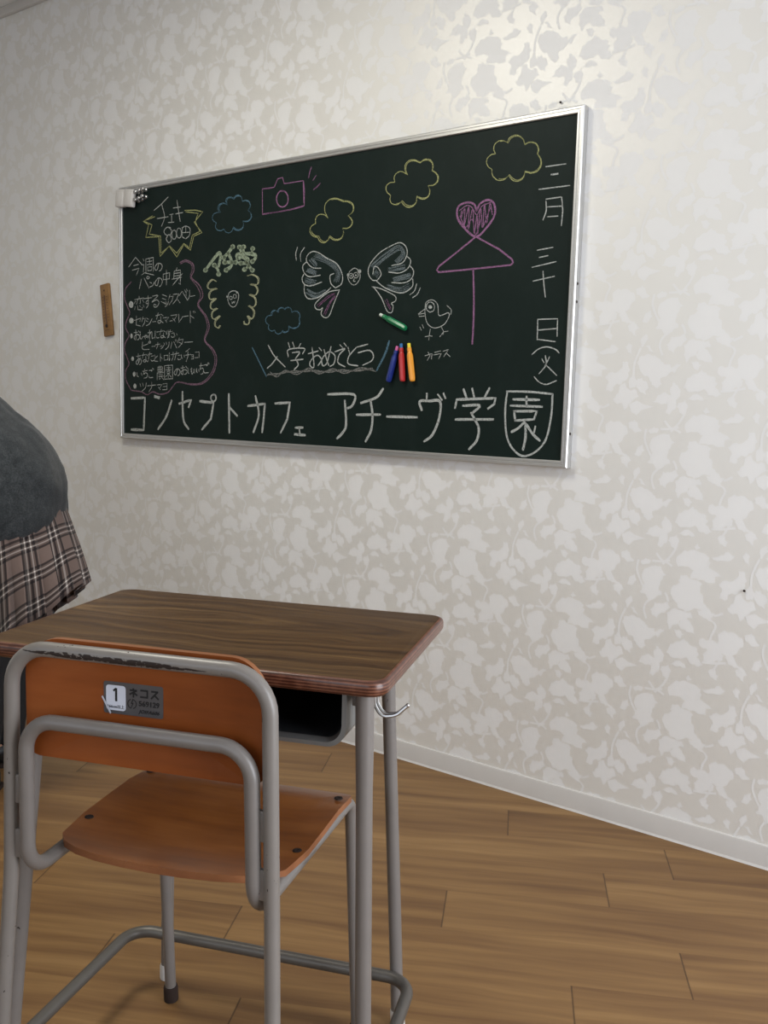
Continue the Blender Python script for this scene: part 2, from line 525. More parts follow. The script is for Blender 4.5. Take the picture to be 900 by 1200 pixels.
def paper_motif(bm, place, u0, u1, h):
    """the floral print of the wallpaper, half-drop repeat, as thin faces on the wall; place(u, z, lift) -> point"""
    polys = []
    rj = random.Random(11)
    for s in MOTIF.split('|'):
        v = [float(q) for q in s.split()]
        p = list(zip(v[::2], v[1::2]))
        n = len(p)
        out = []
        for i in range(n):
            a, c = p[i], p[(i + 1) % n]
            L = math.hypot(c[0] - a[0], c[1] - a[1]) or 1
            nx, ny = (c[1] - a[1]) / L, -(c[0] - a[0]) / L
            out.append(a)
            for t in (0.33, 0.67):
                k = rj.uniform(-0.13, 0.17) * L
                out.append((a[0] + (c[0] - a[0]) * t + nx * k, a[1] + (c[1] - a[1]) * t + ny * k))
        cx, cz = sum(q[0] for q in out) / len(out), sum(q[1] for q in out) / len(out)
        polys.append([(cx + (q[0] - cx) * 1.13, cz + (q[1] - cz) * 1.13) for q in (p if crosses(out) else out)])
    for s in STEMS.split('|'):
        v = [float(q) for q in s.split()]
        p = catmull(list(zip(v[::2], v[1::2])), 4)
        L, Rr = [], []
        for i in range(len(p)):
            a, c = p[max(i - 1, 0)], p[min(i + 1, len(p) - 1)]
            dx, dy = c[0] - a[0], c[1] - a[1]
            l = math.hypot(dx, dy) or 1
            L.append((p[i][0] - dy / l * 2.8, p[i][1] + dx / l * 2.8))
            Rr.append((p[i][0] + dy / l * 2.8, p[i][1] - dx / l * 2.8))
        polys.append(L + Rr[::-1])
    W, H = 318.5, 331.0
    for i in range(-16, 16):
        for j in range(-8, 10):
            ox, oz = -925 + i * W, 439.5 + j * H + (i % 2) * H / 2
            for k, p in enumerate(polys):
                xs = [(x + ox) / 1000 for x, z in p]
                zs = [(z + oz) / 1000 for x, z in p]
                if min(xs) < u0 or max(xs) > u1 or max(zs) < 0.02 or min(zs) > h - 0.01:
                    continue
                f = bm.faces.new([bm.verts.new(place(x, min(max(z, 0.001), h - 0.001), 0.00012 + 0.000006 * k)) for x, z in zip(xs, zs)])
                f.material_index = 1

def build_room():
    R = ROOM
    # floor of individual planks in one mesh, running 27.7 degrees off the board wall
    a = math.radians(27.7)
    du, dv = Vector((math.cos(a), math.sin(a))), Vector((-math.sin(a), math.cos(a)))
    LP, WP = 0.915, 0.149
    seam = {0: -0.807, 1: -0.646, 2: -1.033, -2: -0.682, -3: -0.905, 4: -1.584, -1: -0.25, 3: -0.45}
    bm = bmesh.new()
    g = bm.loops.layers.uv.new('grain')
    ce = bm.loops.layers.uv.new('cell')
    for k in range(-45, 30):
        u0 = seam.get(k, (k * 0.377) % LP)
        rnd = random.Random(k * 31 + 5)
        for j in range(-9, 9):
            ua, ub = u0 + j * LP, u0 + (j + 1) * LP
            va, vb = -0.033 + k * WP, -0.033 + (k + 1) * WP
            cs = [(ua, va), (ub, va), (ub, vb), (ua, vb)]
            w = [du * p[0] + dv * p[1] for p in cs]
            if max(p.x for p in w) < R['x0'] - 0.1 or min(p.x for p in w) > R['x1'] + 0.1 or max(p.y for p in w) < R['y0'] - 0.1 or min(p.y for p in w) > 0.1:
                continue
            f = bm.faces.new([bm.verts.new((p.x, p.y, 0)) for p in w])
            ou, ov = rnd.uniform(0, 40), rnd.uniform(0, 40)
            for lp, c, q in zip(f.loops, cs, ((0, 0), (1, 0), (1, 1), (0, 1))):
                lp[g].uv = (c[0] + ou, c[1] + ov)
                lp[ce].uv = q
    geom = bm.verts[:] + bm.edges[:] + bm.faces[:]
    for co, no in (((R['x0'] - 0.05, 0, 0), (-1, 0, 0)), ((R['x1'] + 0.05, 0, 0), (1, 0, 0)), ((0, R['y0'] - 0.05, 0), (0, -1, 0)), ((0, 0.05, 0), (0, 1, 0))):
        bmesh.ops.bisect_plane(bm, geom=bm.verts[:] + bm.edges[:] + bm.faces[:], plane_co=co, plane_no=no, clear_outer=True)
    for f in bm.faces:
        if f.normal.z < 0:
            f.normal_flip()
    me = bpy.data.meshes.new('floor')
    bm.to_mesh(me)
    bm.free()
    structure(link('floor', me, MAT['floor']))

    def slab(name, boxes, mat):
        bm = bmesh.new()
        for lo, hi in boxes:
            add_box(bm, lo, hi)
        return structure(finish(name, bm, mat, smooth=False))
    H, T = R['z1'], 0.1
    def paper_wall(name, lo, hi, place, u0, u1, nrm):
        bm = bmesh.new()
        add_box(bm, lo, hi)
        me = bpy.data.meshes.new(name)
        paper_motif(bm, place, u0, u1, H)
        for f in bm.faces:
            f.normal_update()
            if f.material_index == 1 and f.normal.dot(nrm) < 0:
                f.normal_flip()
        bm.to_mesh(me)
        bm.free()
        structure(link(name, me, [MAT['wall'], MAT['ink']]))
    paper_wall('wall_front', (R['x0'] - T, 0, 0), (R['x1'] + T, T, H), lambda u, z, l: (u, -l, z), R['x0'], R['x1'], Vector((0, -1, 0)))
    paper_wall('wall_left', (R['x0'] - T, R['y0'], 0), (R['x0'], 0, H), lambda u, z, l: (R['x0'] + l, u, z), R['y0'], 0, Vector((1, 0, 0)))
    x1 = R['x1']
    slab('wall_right', [((x1, R['y0'], 0), (x1 + T, -1.95, H)), ((x1, -0.35, 0), (x1 + T, 0, H)), ((x1, -1.95, 0), (x1 + T, -0.35, 0.2)), ((x1, -1.95, 2.2), (x1 + T, -0.35, H))], MAT['wall'])
    y0 = R['y0']
    slab('wall_back', [((R['x0'], y0 - T, 0), (-2.2, y0, H)), ((1.2, y0 - T, 0), (x1, y0, H)), ((-2.2, y0 - T, 0), (1.2, y0, 0.88)), ((-2.2, y0 - T, 2.12), (1.2, y0, H))], MAT['wall'])
    slab('ceiling', [((R['x0'] - T, y0 - T, H), (x1 + T, T, H + 0.06))], MAT['ceiling'])
    # window frames
    def frame(name, pts):
        bm = bmesh.new()
        for lo, hi in pts:
            add_box(bm, lo, hi, 0.004)
        structure(finish(name, bm, MAT['skirting']))
    xa, xb = x1 + 0.055, x1 + 0.095
    frame('window_1', [((xa, -1.95, 0.2), (xb, -1.90, 2.2)), ((xa, -0.40, 0.2), (xb, -0.35, 2.2)), ((xa, -1.90, 0.2), (xb, -0.40, 0.25)), ((xa, -1.90, 2.15), (xb, -0.40, 2.2)), ((xa, -1.175, 0.25), (xb, -1.125, 2.15))])
    ya, yb = y0 - 0.095, y0 - 0.055
    frame('window_2', [((-2.2, ya, 0.88), (-2.15, yb, 2.12)), ((1.15, ya, 0.88), (1.2, yb, 2.12)), ((-2.15, ya, 0.88), (1.15, yb, 0.93)), ((-2.15, ya, 2.07), (1.15, yb, 2.12)), ((-0.53, ya, 0.93), (-0.47, yb, 2.07))])
    # skirting along the board wall, with a thin rounded lip
    def skirt(name, p0, p1, n):
        bm = bmesh.new()
        prof = [(0.0, 0.0), (0.010, 0.0), (0.007, 0.006), (0.006, 0.050), (0.0045, 0.056), (0.0, 0.058)]
        ra = [bm.verts.new(Vector(p0) + Vector(n) * d + Vector((0, 0, h))) for d, h in prof]
        rb = [bm.verts.new(Vector(p1) + Vector(n) * d + Vector((0, 0, h))) for d, h in prof]
        for i in range(len(prof)):
            j = (i + 1) % len(prof)
            bm.faces.new((ra[i], ra[j], rb[j], rb[i]))
        bm.faces.new(ra)
        bm.faces.new(rb[::-1])
        structure(finish(name, bm, MAT['skirting'], angle=20))
    skirt('baseboard_front', (R['x0'], 0, 0), (x1, 0, 0), (0, -1, 0))
    skirt('baseboard_left', (R['x0'], y0, 0), (R['x0'], 0, 0), (1, 0, 0))
    skirt('baseboard_right', (x1, y0, 0), (x1, 0, 0), (-1, 0, 0))
    bm = bmesh.new()
    add_box(bm, (R['x0'], -0.018, H - 0.035), (x1, 0.0, H), 0.004)
    structure(finish('trim_1', bm, MAT['skirting']))

# ------------------------------------------------------------------ chalkboard
BX, BZ, BW, BH, BY = -2.85714, 0.93076, 1.82922, 0.91472, -0.020

STROKES = [
  ('chalk_camera|P', [
    ('l',2.8,1,'720 833 772 832 786 856 807 858 815 838 895 838 900 811 900 763 853 757 722 752 720 833|894 837 898 772'),
    ('l',2.9,1,'721 754 798 754 860 756 898 761|721 832 762 831'),
    ('s',4.2,1,'804 817 815 815 824 809 830 800 832 790 831 780 825 772 816 768 805 768 795 772 787 780 783 791 783 801 788 810 796 816 806 817 816 814'),
    ('s',2.8,1,'927 875 921 862 916 844|947 848 934 835|964 823 951 814 937 806|962 821 950 812 938 808'),
  ]),
  ('chalk_cloud:blue|B', [
    ('l',2.7,1,'509 745 497 752 492 757 490 762 490 766 491 769 493 772 497 775 502 777 509 779 524 778 517 788 516 793 517 797 519 801 522 803 526 805 531 806 537 807 545 806 558 801 554 809 554 813 555 817 557 819 560 821 564 822 568 823 573 823 579 822 590 817 597 822 602 824 607 825 611 825 615 824 619 822 622 820 626 817 628 813 629 805 643 805 651 804 657 802 661 799 664 796 666 792 668 789 667 784 665 780 657 772 668 763 672 758 673 753 673 749 671 745 668 742 664 739 658 737 650 736 634 739 637 728 636 722 634 718 630 715 626 713 621 712 615 711 609 712 600 714 588 722 585 714 581 711 578 709 574 708 569 707 565 708 561 709 556 711 551 714 545 722 534 718 527 718 522 719 517 720 513 722 510 725 507 728 505 732 505 737 509 745'),
    ('l',2.2,1,'515 778 530 778 523 787 522 792 523 796 525 799 528 802 531 803 536 804 542 805 549 804 562 799 558 807 558 811 559 814 561 817 564 819 567 820 571 820 576 820 582 819 592 814 599 820 604 822 608 822 612 822 616 821 620 820 623 818 626 815 629 811 630 803 643 804 650 802 656 800 660 798 663 795 665 791 666 788 666 784 664 779 656 772 667 764 670 758 671 754 671 750 669 746 667 743 662 741 657 739 649 738 634 740 637 730 636 725 634 721 630 718 626 716 622 715 616 714 610 715 602 717 590 725 588 717'),
  ]),
  ('chalk_cloud:blue2|B', [
    ('l',2.7,1,'756 400 747 405 743 409 741 413 741 416 741 419 743 422 745 425 749 428 754 430 765 431 765 437 767 440 769 442 771 444 774 445 777 446 781 446 785 445 789 444 795 439 795 445 796 448 798 450 800 452 803 453 806 454 809 454 813 454 817 452 823 448 829 452 834 453 838 454 841 453 844 452 847 451 850 449 852 447 854 443 854 437 863 440 869 441 874 440 879 439 882 437 885 434 888 432 889 428 890 423 887 416 890 405 889 399 886 395 883 392 878 389 873 387 868 386 861 386 853 388 841 394 843 387 843 384 842 381 840 378 837 377 834 375 831 375 826 374 821 375 813 378 809 373 805 372 802 371 798 370 795 371 792 371 789 373 787 374 784 377 782 383 774 381 769 380 765 381 762 382 759 384 757 385 755 388 754 391 753 394 756 400'),
    ('l',2.1,1,'759 429 770 431 770 436 771 439 774 442 776 443 779 444 782 445 785 445 789 444 793 443 799 438 798 444 799 447 801 449 803 451 806 452 809 452 812 452 815 452 819 451 825 447 831 451 835 452 839 452 842 452 845 451 848 450 850 448 853 446 854 442 854 436 863 440 869 440 874 439 878 438 881 436 884 434 886 431 888 428 889 423 886 416 888 406 887 401 885 396 882 393 878 391 873 389 867 388 861 388 854 389 842 395 844 389 844 386 843 383 841 381 838 379 836 378 832 377 828 377 823 377 816 381 812 376'),
  ]),
  ('chalk_cloud:y1|Y', [
    ('l',2.5,1,'997 716 985 734 983 745 984 753 987 760 993 765 1000 769 1008 771 1019 772 1033 770 1057 761 1074 758 1083 755 1089 751 1093 747 1096 742 1097 737 1097 733 1095 727 1090 722 1077 715 1088 706 1092 700 1093 695 1093 691 1091 687 1088 684 1084 681 1079 679 1071 678 1056 680 1060 667 1058 660 1056 655 1052 651 1047 648 1041 647 1035 646 1027 647 1018 650 1003 659 1000 650 996 647 991 645 987 643 982 643 978 644 973 645 968 648 963 652 958 661 942 665 935 669 930 673 927 677 925 682 925 686 926 690 929 695 934 699 948 704 947 715 949 721 953 725 957 728 961 729 967 730 972 729 979 728 986 725 997 716'),
    ('l',2.0,1,'1011 768 1021 769 1034 767 1057 758 1073 756 1081 752 1087 749 1091 745 1094 740 1095 736 1095 731 1093 726 1089 721 1076 715 1086 706 1090 700 1091 696 1091 691 1089 688 1087 685 1083 682 1078 680 1070 679 1056 681 1059 669 1058 662 1056 657 1052 654 1047 651 1042 650 1036 649 1028 650 1020 653 1006 662 1002 653 999 650 994 648 990 647 986 646 982 647 977 648 973 651 968 655 963 664 948 667 941 671 936 675 933 679 931 683'),
  ]),
  ('chalk_cloud:y2|Y', [
    ('l',2.6,1,'1246 793 1243 804 1244 810 1247 814 1250 817 1254 819 1258 820 1263 821 1270 820 1277 817 1288 809 1281 823 1280 831 1281 836 1284 841 1288 844 1293 847 1299 848 1307 848 1316 846 1333 838 1344 843 1351 844 1357 843 1362 842 1367 840 1371 837 1374 833 1376 828 1378 822 1375 811 1388 802 1393 796 1396 791 1396 786 1396 782 1394 778 1391 774 1386 771 1378 769 1363 770 1369 757 1369 751 1368 746 1366 742 1362 739 1358 737 1353 735 1346 735 1338 737 1324 744 1324 731 1321 726 1317 722 1312 719 1307 718 1301 717 1295 718 1289 720 1281 725 1271 736 1261 730 1255 729 1249 730 1244 731 1240 733 1236 735 1233 739 1231 743 1230 748 1232 758 1221 766 1217 772 1215 776 1215 781 1215 784 1218 788 1221 790 1226 793 1233 794 1246 793'),
    ('l',2.0,1,'1273 818 1280 816 1291 808 1284 821 1284 829 1285 834 1287 838 1291 842 1296 844 1302 845 1309 845 1318 843 1333 836 1344 841 1351 841 1357 841 1362 839 1366 837 1370 834 1373 831 1375 826 1376 820 1374 810 1386 802 1391 796 1393 791 1394 786 1393 782 1392 778 1389 775 1384 772 1377 770 1362 771 1368 759 1368 753 1367 748 1365 744 1362 741 1358 739 1353 738 1346 738 1338 740 1325 746 1325 734 1322 729 1318 725 1314 723 1309 721 1304 721 1298 722 1292 724 1285 728 1275 738 1265 733 1259 732 1254 733'),
  ]),
  ('chalk_cloud:y3|Y', [
    ('l',2.4,1,'1576 829 1570 840 1570 846 1571 851 1573 854 1576 857 1580 859 1585 861 1591 861 1598 860 1610 854 1616 864 1622 867 1628 868 1633 869 1639 868 1644 866 1649 863 1654 859 1659 853 1663 842 1674 845 1680 845 1686 844 1690 842 1695 840 1698 837 1701 833 1703 828 1705 822 1702 812 1712 799 1714 791 1714 784 1712 778 1709 774 1705 770 1700 767 1693 766 1683 766 1667 771 1665 760 1662 756 1658 753 1653 751 1649 750 1644 750 1638 751 1633 753 1627 758 1619 768 1609 760 1603 758 1596 758 1591 758 1585 760 1580 763 1576 767 1571 771 1568 778 1567 790 1556 797 1552 803 1550 808 1549 812 1550 816 1551 820 1554 823 1558 826 1564 829 1576 829'),
    ('l',1.9,1,'1589 859 1595 859 1602 858 1613 852 1619 861 1625 864 1630 866 1635 866 1640 865 1645 864 1650 861 1655 857 1660 852 1664 840 1673 844 1680 844 1685 843 1690 841 1694 839 1697 836 1700 832 1702 827 1703 822 1701 812 1710 800 1712 792 1712 786 1710 780 1707 776 1703 773 1698 770 1692 768 1683 768 1667 773 1665 763 1662 759 1658 756 1654 754 1650 753 1645 753 1640 754 1635 757 1629 761 1621 770 1613 763 1606 761 1600 761 1595 761 1590 763'),
  ]),
  ('chalk_burst|Y', [
    ('l',2.9,1,'197 795 132 785 163 770 147 727 217 724 224 655 272 687 312 647 348 686 382 665 399 711 439 719 401 757 443 788 405 797 353 801|184 799 136 785 181 768 166 737 227 725 229 666 274 687 312 660 348 690 377 673 391 715 429 724 406 758 420 785 358 796'),
  ]),
  ('chalk_lettering:price|W', [
    ('s',2.8,1,'192 817 230 834 267 855|232 836 247 798 245 779 232 758|209 787 267 788|275 794 294 795|285 794 286 769|267 768 297 767|280 750 260 752 245 740 257 726 280 727 284 741 267 753|267 725 257 713 270 699 284 707 280 721 267 728|297 740 302 739 306 735 309 730 310 723 309 717 306 712 302 709 297 709 292 711 289 716 287 722 287 729 289 735 293 738 298 740 303 738|322 744 328 743 332 739 335 733 336 727 335 720 332 714 328 711 322 711 317 714 313 719 311 726 311 733 314 739 318 743 323 744 328 743'),
    ('s',2.7,1,'294 815 331 815|307 794 343 795|313 839 323 794 330 766|341 745 340 716 353 707|338 743 358 748 379 738 377 716 358 705|342 727 377 726|358 746 358 726'),
  ]),
  ('chalk_menu_frame|M', [
    ('s',4.0,1,'327 626 359 633 394 618 399 594 388 572 428 543 445 507 423 478 462 438 477 399 457 357 497 325 514 290 497 244 447 209 389 204 318 212 294 199 264 175 220 168 183 176 151 165 119 175 61 180'),
    ('s',4.4,1,'65 575 32 551 26 518 44 484 55 463 37 435 31 410 50 381 30 356 24 327 43 293 49 276 29 251 31 218 61 180'),
    ('s',2.9,1,'332 622 359 628 388 615 390 595 383 572 417 539 434 508 419 476 455 438 468 399 453 357 490 323 506 290 491 248 444 213 389 207 320 214'),
  ]),
  ('chalk_lettering:bubble|G', [
    ('s',12.4,1,'457 593 499 629 523 645 531 634 522 602|501 607 516 594 522 578'),
    ('s',12.3,1,'546 628 566 642 588 661|566 642 583 616 581 598 557 587'),
    ('s',12.2,1,'550 613 603 609'),
    ('s',12.1,1,'619 656 628 640|635 657 639 642|632 624 661 615 650 606|625 605 661 603|650 606 679 579|647 585 665 595'),
    ('s',12.0,1,'680 649 675 633|610 619 608 633 650 634 689 628 693 618 679 607'),
    ('d',0.0,1,'469 592 467 588 463 585 457 585 451 586 447 589 445 593 447 597 451 600 457 601 463 599 467 596|513 606 511 602 507 599 501 599 495 600 491 603 489 608 491 612 495 614 501 615 507 613 511 610|534 575 532 571 528 568 522 568 516 569 512 572 510 576 512 580 516 583 522 584 528 582 532 579|599 660 598 656 594 654 588 653 582 655 578 658 577 662 578 666 582 668 588 669 594 667 598 664|557 628 556 624 552 621 546 620 540 622 536 625 534 629 536 633 540 636 546 636 552 635 556 632|561 612 560 608 556 605 550 605 544 606 540 609 538 613 540 617 544 620 550 621 555 619 560 616|615 608 613 605 609 602 603 601 598 603 593 606 592 610 593 614 597 616 603 617 609 616 613 612|569 586 567 582 563 579 557 579 552 580 547 583 546 587 547 591 552 594 557 594 563 593 567 590|630 657 629 653 625 650 619 650 613 651 609 654 608 658 609 662 613 665 619 665 625 664 629 661|650 656 649 653 645 650 639 649 633 651 629 654 628 658 629 662 633 664 639 665 644 663 648 660|691 647 689 643 686 641 680 640 675 641 670 645 669 649 670 652 674 655 680 656 685 654 689 651|629 623 627 619 623 616 618 616 612 617 608 620 606 624 608 628 612 631 618 631 623 630 627 627|690 606 688 602 684 600 679 599 673 600 669 603 668 607 669 611 673 614 679 614 684 613 688 610|636 604 635 601 631 598 625 597 620 599 615 602 614 606 615 610 619 612 625 613 631 612 635 608|654 583 653 579 649 577 643 576 638 577 634 580 632 584 634 588 638 591 643 592 649 590 653 587|690 578 689 575 685 572 679 571 674 573 670 576 668 580 669 584 673 586 679 587 684 585 689 582'),
  ]),
  ('chalk_curl:l|Y2', [
    ('s',2.9,1,'507 553 488 560 467 545 469 532 488 528 511 530 486 524 473 511 479 495 507 496 485 484 481 468 492 460 513 463 491 452 487 437 500 427 527 438 504 420 504 404 518 398 529 405|512 552 493 558 472 544 474 530 493 527 516 528 491 523 478 509 483 493 512 495 489 482 485 467 497 459 518 462 495 451 491 435 505 425 531 436 509 419 509 403 522 396 533 404'),
  ]),
  ('chalk_curl:r|Y2', [
    ('s',2.8,1,'660 563 683 565 708 552 704 533 673 535 697 528 706 512 694 498 669 502 694 490 698 470 684 460 666 466 684 455 692 440 681 423 661 433 670 418 663 405 647 408 645 416|655 562 679 564 703 551 700 532 668 534 693 527 702 511 690 497 665 501 690 489 694 469 680 459 662 465 680 454 687 439 677 421 657 432 666 417 659 404 643 407 641 415'),
  ]),
  ('chalk_face:a|W', [
    ('s',2.5,1,'571 511 589 517 612 512 617 494 605 469 590 464 575 472 566 491 571 511|584 482 588 476 592 481 597 477 599 483'),
    ('s',2.2,1,'580 499 582 499 585 498 587 496 587 494 587 492 585 490 583 489 580 489 577 490 575 491 574 493 574 496 575 498 577 499 580 499 583 499|598 505 601 504 604 503 606 501 606 498 606 495 604 493 601 492 598 492 595 493 593 495 592 498 592 500 593 503 595 504 598 505 601 504'),
    ('d',0.0,1,'569 499 568 497 566 496 564 496 561 496 560 498 559 499 560 501 561 502 564 503 566 502 568 501|615 510 614 509 612 507 610 507 607 508 605 509 605 511 605 513 607 514 610 514 612 514 614 512'),
  ]),
  ('chalk_wing:l|S', [
    ('s',2.6,1,'950 612 1006 590 1049 557 1044 522|913 541 956 530'),
    ('s',2.1,1,'948 608 1001 590 1045 553 1037 522'),
    ('s',2.9,1,'943 606 999 586 1043 553 1035 521|909 532 950 521'),
    ('s',2.4,1,'945 604 997 583 1040 552 1030 524|923 572 956 558'),
    ('s',2.2,1,'940 599 997 579 1034 551 1025 524|936 603 959 579|919 501 951 484 998 495'),
    ('s',3.7,1,'934 599 956 579'),
    ('s',2.5,1,'932 597 956 575|907 536 952 521'),
    ('s',2.8,1,'926 595 951 573|919 569 955 556'),
    ('s',3.1,1,'924 595 948 574|912 561 950 548|911 541 952 525'),
    ('s',3.2,1,'917 566 953 553|917 504 951 490 993 499'),
    ('s',3.6,1,'917 563 953 550|919 506 956 492 993 501'),
    ('s',2.7,1,'906 529 949 515'),
    ('s',3.4,1,'913 496 954 481 999 491'),
    ('s',3.0,1,'912 495 953 478 1001 488'),
  ]),
  ('chalk_wing:l|W', [
    ('s',3.1,1,'1032 504 1014 519 1010 542 1025 548|1032 504 1056 516 1058 543 1036 576 994 597 963 614 938 620 917 610 914 591 939 571 973 567|914 591 898 578 905 557 927 544 971 546|906 520 907 496 923 477 960 478 996 494 1014 506'),
    ('s',3.2,1,'903 553 896 539 906 522 934 516 977 525'),
    ('s',2.9,1,'1049 498 1003 492 954 462 955 445 973 441 983 447 977 428 992 416 1010 422 1028 459 1049 498'),
    ('s',2.6,1,'875 638 868 618 871 598|904 635 888 616 890 593'),
  ]),
  ('chalk_wing:r|S', [
    ('s',2.9,1,'1166 563 1211 590 1266 614 1289 585 1264 563|1248 520 1310 530'),
    ('s',2.2,1,'1167 560 1211 588 1268 610 1286 584 1261 564|1226 491 1274 479 1310 489'),
    ('s',3.4,1,'1171 557 1216 583 1266 609 1282 587 1258 566'),
    ('s',2.0,1,'1171 556 1217 580 1270 604 1279 587 1256 568|1184 530 1196 544'),
    ('s',2.5,1,'1177 551 1218 578 1268 600 1275 588 1253 570|1233 544 1291 547'),
    ('s',3.2,1,'1174 535 1188 549|1251 516 1311 528'),
    ('s',2.8,1,'1178 533 1190 545|1227 503 1271 489 1309 497'),
    ('s',3.1,1,'1185 530 1192 543|1230 544 1290 550'),
    ('s',3.3,1,'1189 526 1198 540|1251 512 1312 525'),
    ('s',2.6,1,'1230 551 1290 557'),
    ('s',2.3,1,'1233 549 1289 556|1226 494 1271 484 1310 491'),
    ('s',2.4,1,'1235 540 1291 545|1246 522 1309 532|1232 504 1272 493 1306 503'),
    ('s',3.0,1,'1250 511 1313 519'),
    ('s',1.9,1,'1228 496 1272 488 1309 497'),
  ]),
  ('chalk_wing:r|W', [
    ('s',2.9,1,'1191 518 1172 521 1157 542 1164 568 1197 597 1235 613 1270 621 1292 607 1296 585 1280 563 1243 558|1296 581 1310 567 1300 546 1271 535 1232 540|1307 554 1321 537 1314 516 1288 506 1244 509|1319 515 1318 494 1289 478 1256 482 1217 497 1189 516'),
    ('s',3.0,1,'1191 518 1205 535 1193 555 1179 558 1174 537'),
    ('s',2.7,1,'1172 501 1206 493 1256 471 1260 456 1245 449 1252 441 1247 423 1230 428 1210 464 1184 494 1172 501'),
    ('s',2.4,1,'1333 501 1326 481 1310 471|1346 489 1337 472 1320 462'),
  ]),
  ('chalk_wing:l|P2', [
    ('s',1.3,1,'986 427 1008 461 1031 483'),
    ('s',1.9,1,'988 427 1009 460 1035 481|965 450 995 477 1026 489'),
    ('s',2.3,1,'993 423 1013 459 1035 480'),
    ('s',1.5,1,'959 454 996 477 1026 489'),
    ('s',2.1,1,'964 450 1000 473 1030 488'),
  ]),
  ('chalk_wing:r|P2', [
    ('s',2.2,1,'1228 462 1244 434|1222 458 1242 431'),
    ('s',1.5,1,'1221 459 1240 432'),
  ]),
  ('chalk_face:b|W', [
    ('s',2.3,1,'1087 551 1105 559 1122 549 1127 530 1115 513 1100 510 1085 522 1080 538 1087 551|1105 528 1102 521 1109 520'),
    ('s',2.0,1,'1091 544 1095 544 1098 542 1100 539 1101 536 1100 534 1098 531 1095 530 1092 530 1088 531 1086 533 1084 536 1084 539 1086 542 1088 544 1092 544 1095 543|1110 546 1113 546 1117 544 1119 541 1120 538 1119 534 1117 532 1114 530 1110 530 1107 531 1104 534 1102 537 1102 541 1104 544 1107 545 1110 546 1114 545'),
    ('d',0.0,1,'1095 537 1095 536 1094 535 1092 535 1091 535 1090 536 1089 537 1090 538 1091 539 1092 539 1094 539 1095 538|1114 537 1114 536 1112 536 1111 535 1110 536 1108 537 1108 538 1108 539 1109 540 1111 540 1112 539 1113 539|1087 541 1086 539 1084 537 1082 537 1079 538 1077 539 1076 541 1077 543 1079 545 1082 545 1084 544 1086 543|1131 548 1130 545 1128 544 1124 543 1121 544 1118 546 1117 549 1118 552 1120 553 1124 554 1127 553 1130 551'),
  ]),
  ('chalk_lettering:congrats|W', [
    ('s',4.1,1,'754 335 781 301 829 265|794 298 773 276 751 261|841 342 848 326'),
    ('s',4.0,1,'860 343 867 327|894 338 884 323|842 297 843 320 909 323 903 306|859 310 890 311 873 291|853 285 905 289|873 292 885 272 868 256|926 306 967 314|942 325 951 266 935 269 937 284 963 301 981 287 968 269'),
    ('s',3.9,1,'971 324 981 315|991 318 1004 284 1012 269|1019 327 1004 278 987 269 984 290 1011 311 1035 299 1032 275 1016 266|1035 311 1074 320 1053 302 1048 278 1076 265|1054 332 1065 323|1070 337 1080 327|1086 324 1094 302|1117 322 1090 296 1089 274 1126 268'),
    ('s',3.8,1,'1120 324 1162 332|1125 307 1166 314 1183 301 1178 283 1145 270'),
  ]),
  ('chalk_underline|S2', [
    ('s',3.2,1,'755 243 786 238 821 249 873 247 923 255 964 249 1021 253 1068 251 1130 256 1187 256|763 249 794 233 829 254 880 241 930 261 972 243 1028 259 1075 245 1137 262 1194 251|748 238 779 243 814 244 866 252 916 250 958 254 1014 248 1062 256 1124 252 1181 261'),
  ]),
  ('chalk_slash:a|B', [
    ('s',4.7,1,'682 328 714 282 747 234'),
  ]),
  ('chalk_slash:b|B', [
    ('s',7.0,1,'1241 340 1226 300 1198 255'),
  ]),
  ('chalk_lettering:title1|W', [
    ('s',9.2,1,'285 146 255 87 211 41'),
    ('s',9.1,1,'342 178 347 82 374 48'),
    ('s',8.7,1,'574 174 578 43'),
    ('s',8.6,1,'577 130 614 102'),
    ('s',8.5,1,'699 169 715 108 691 49'),
    ('l',9.4,1,'61 150 139 154 131 35 60 34'),
    ('l',9.0,1,'325 136 388 151 374 125'),
    ('l',8.8,1,'432 147 500 143 487 87 443 49'),
    ('l',8.4,1,'665 136 742 145 737 94 731 51'),
    ('l',8.3,1,'788 147 852 151 842 98 814 53'),
    ('l',8.2,1,'878 71 909 73|894 71 897 51|875 50 919 49'),
    ('s',13.8,1,'194 159 217 155'),
    ('s',5.9,1,'498 171 503 171 508 169 511 165 512 160 511 155 508 151 503 148 498 148 493 149 489 153 487 157 487 162 489 167 494 170 499 171 504 171'),
  ]),
  ('chalk_lettering:title2|W', [
    ('s',7.8,1,'1010 180 1094 183 1119 175 1107 147 1089 139'),
    ('s',7.9,1,'1078 162 1085 90 1073 64 1050 44'),
    ('s',7.6,1,'1223 200 1199 174 1141 156|1125 120 1215 123'),
    ('s',7.7,1,'1177 166 1186 121 1182 75 1162 40'),
    ('s',7.4,1,'1240 118 1348 119'),
    ('s',7.3,1,'1380 188 1380 170|1418 186 1432 171|1364 140 1356 165 1390 167 1426 166 1425 119 1404 71 1376 50'),
    ('s',7.2,1,'1437 189 1444 176'),
    ('s',7.1,1,'1503 202 1513 180|1531 204 1538 182|1503 156 1557 158 1534 136|1530 137 1543 119 1557 94 1552 61 1528 35'),
    ('s',7.0,1,'1586 206 1572 181|1480 117 1602 121'),
    ('s',6.8,1,'1661 177 1739 177|1701 185 1702 160|1654 160 1748 159|1705 110 1724 86 1746 69|1731 106 1728 90'),
    ('s',6.9,1,'1665 145 1670 120|1698 117 1679 99 1660 89|1701 114 1703 75 1697 42'),
    ('l',7.0,1,'1477 149 1482 173 1606 179 1603 163 1584 150'),
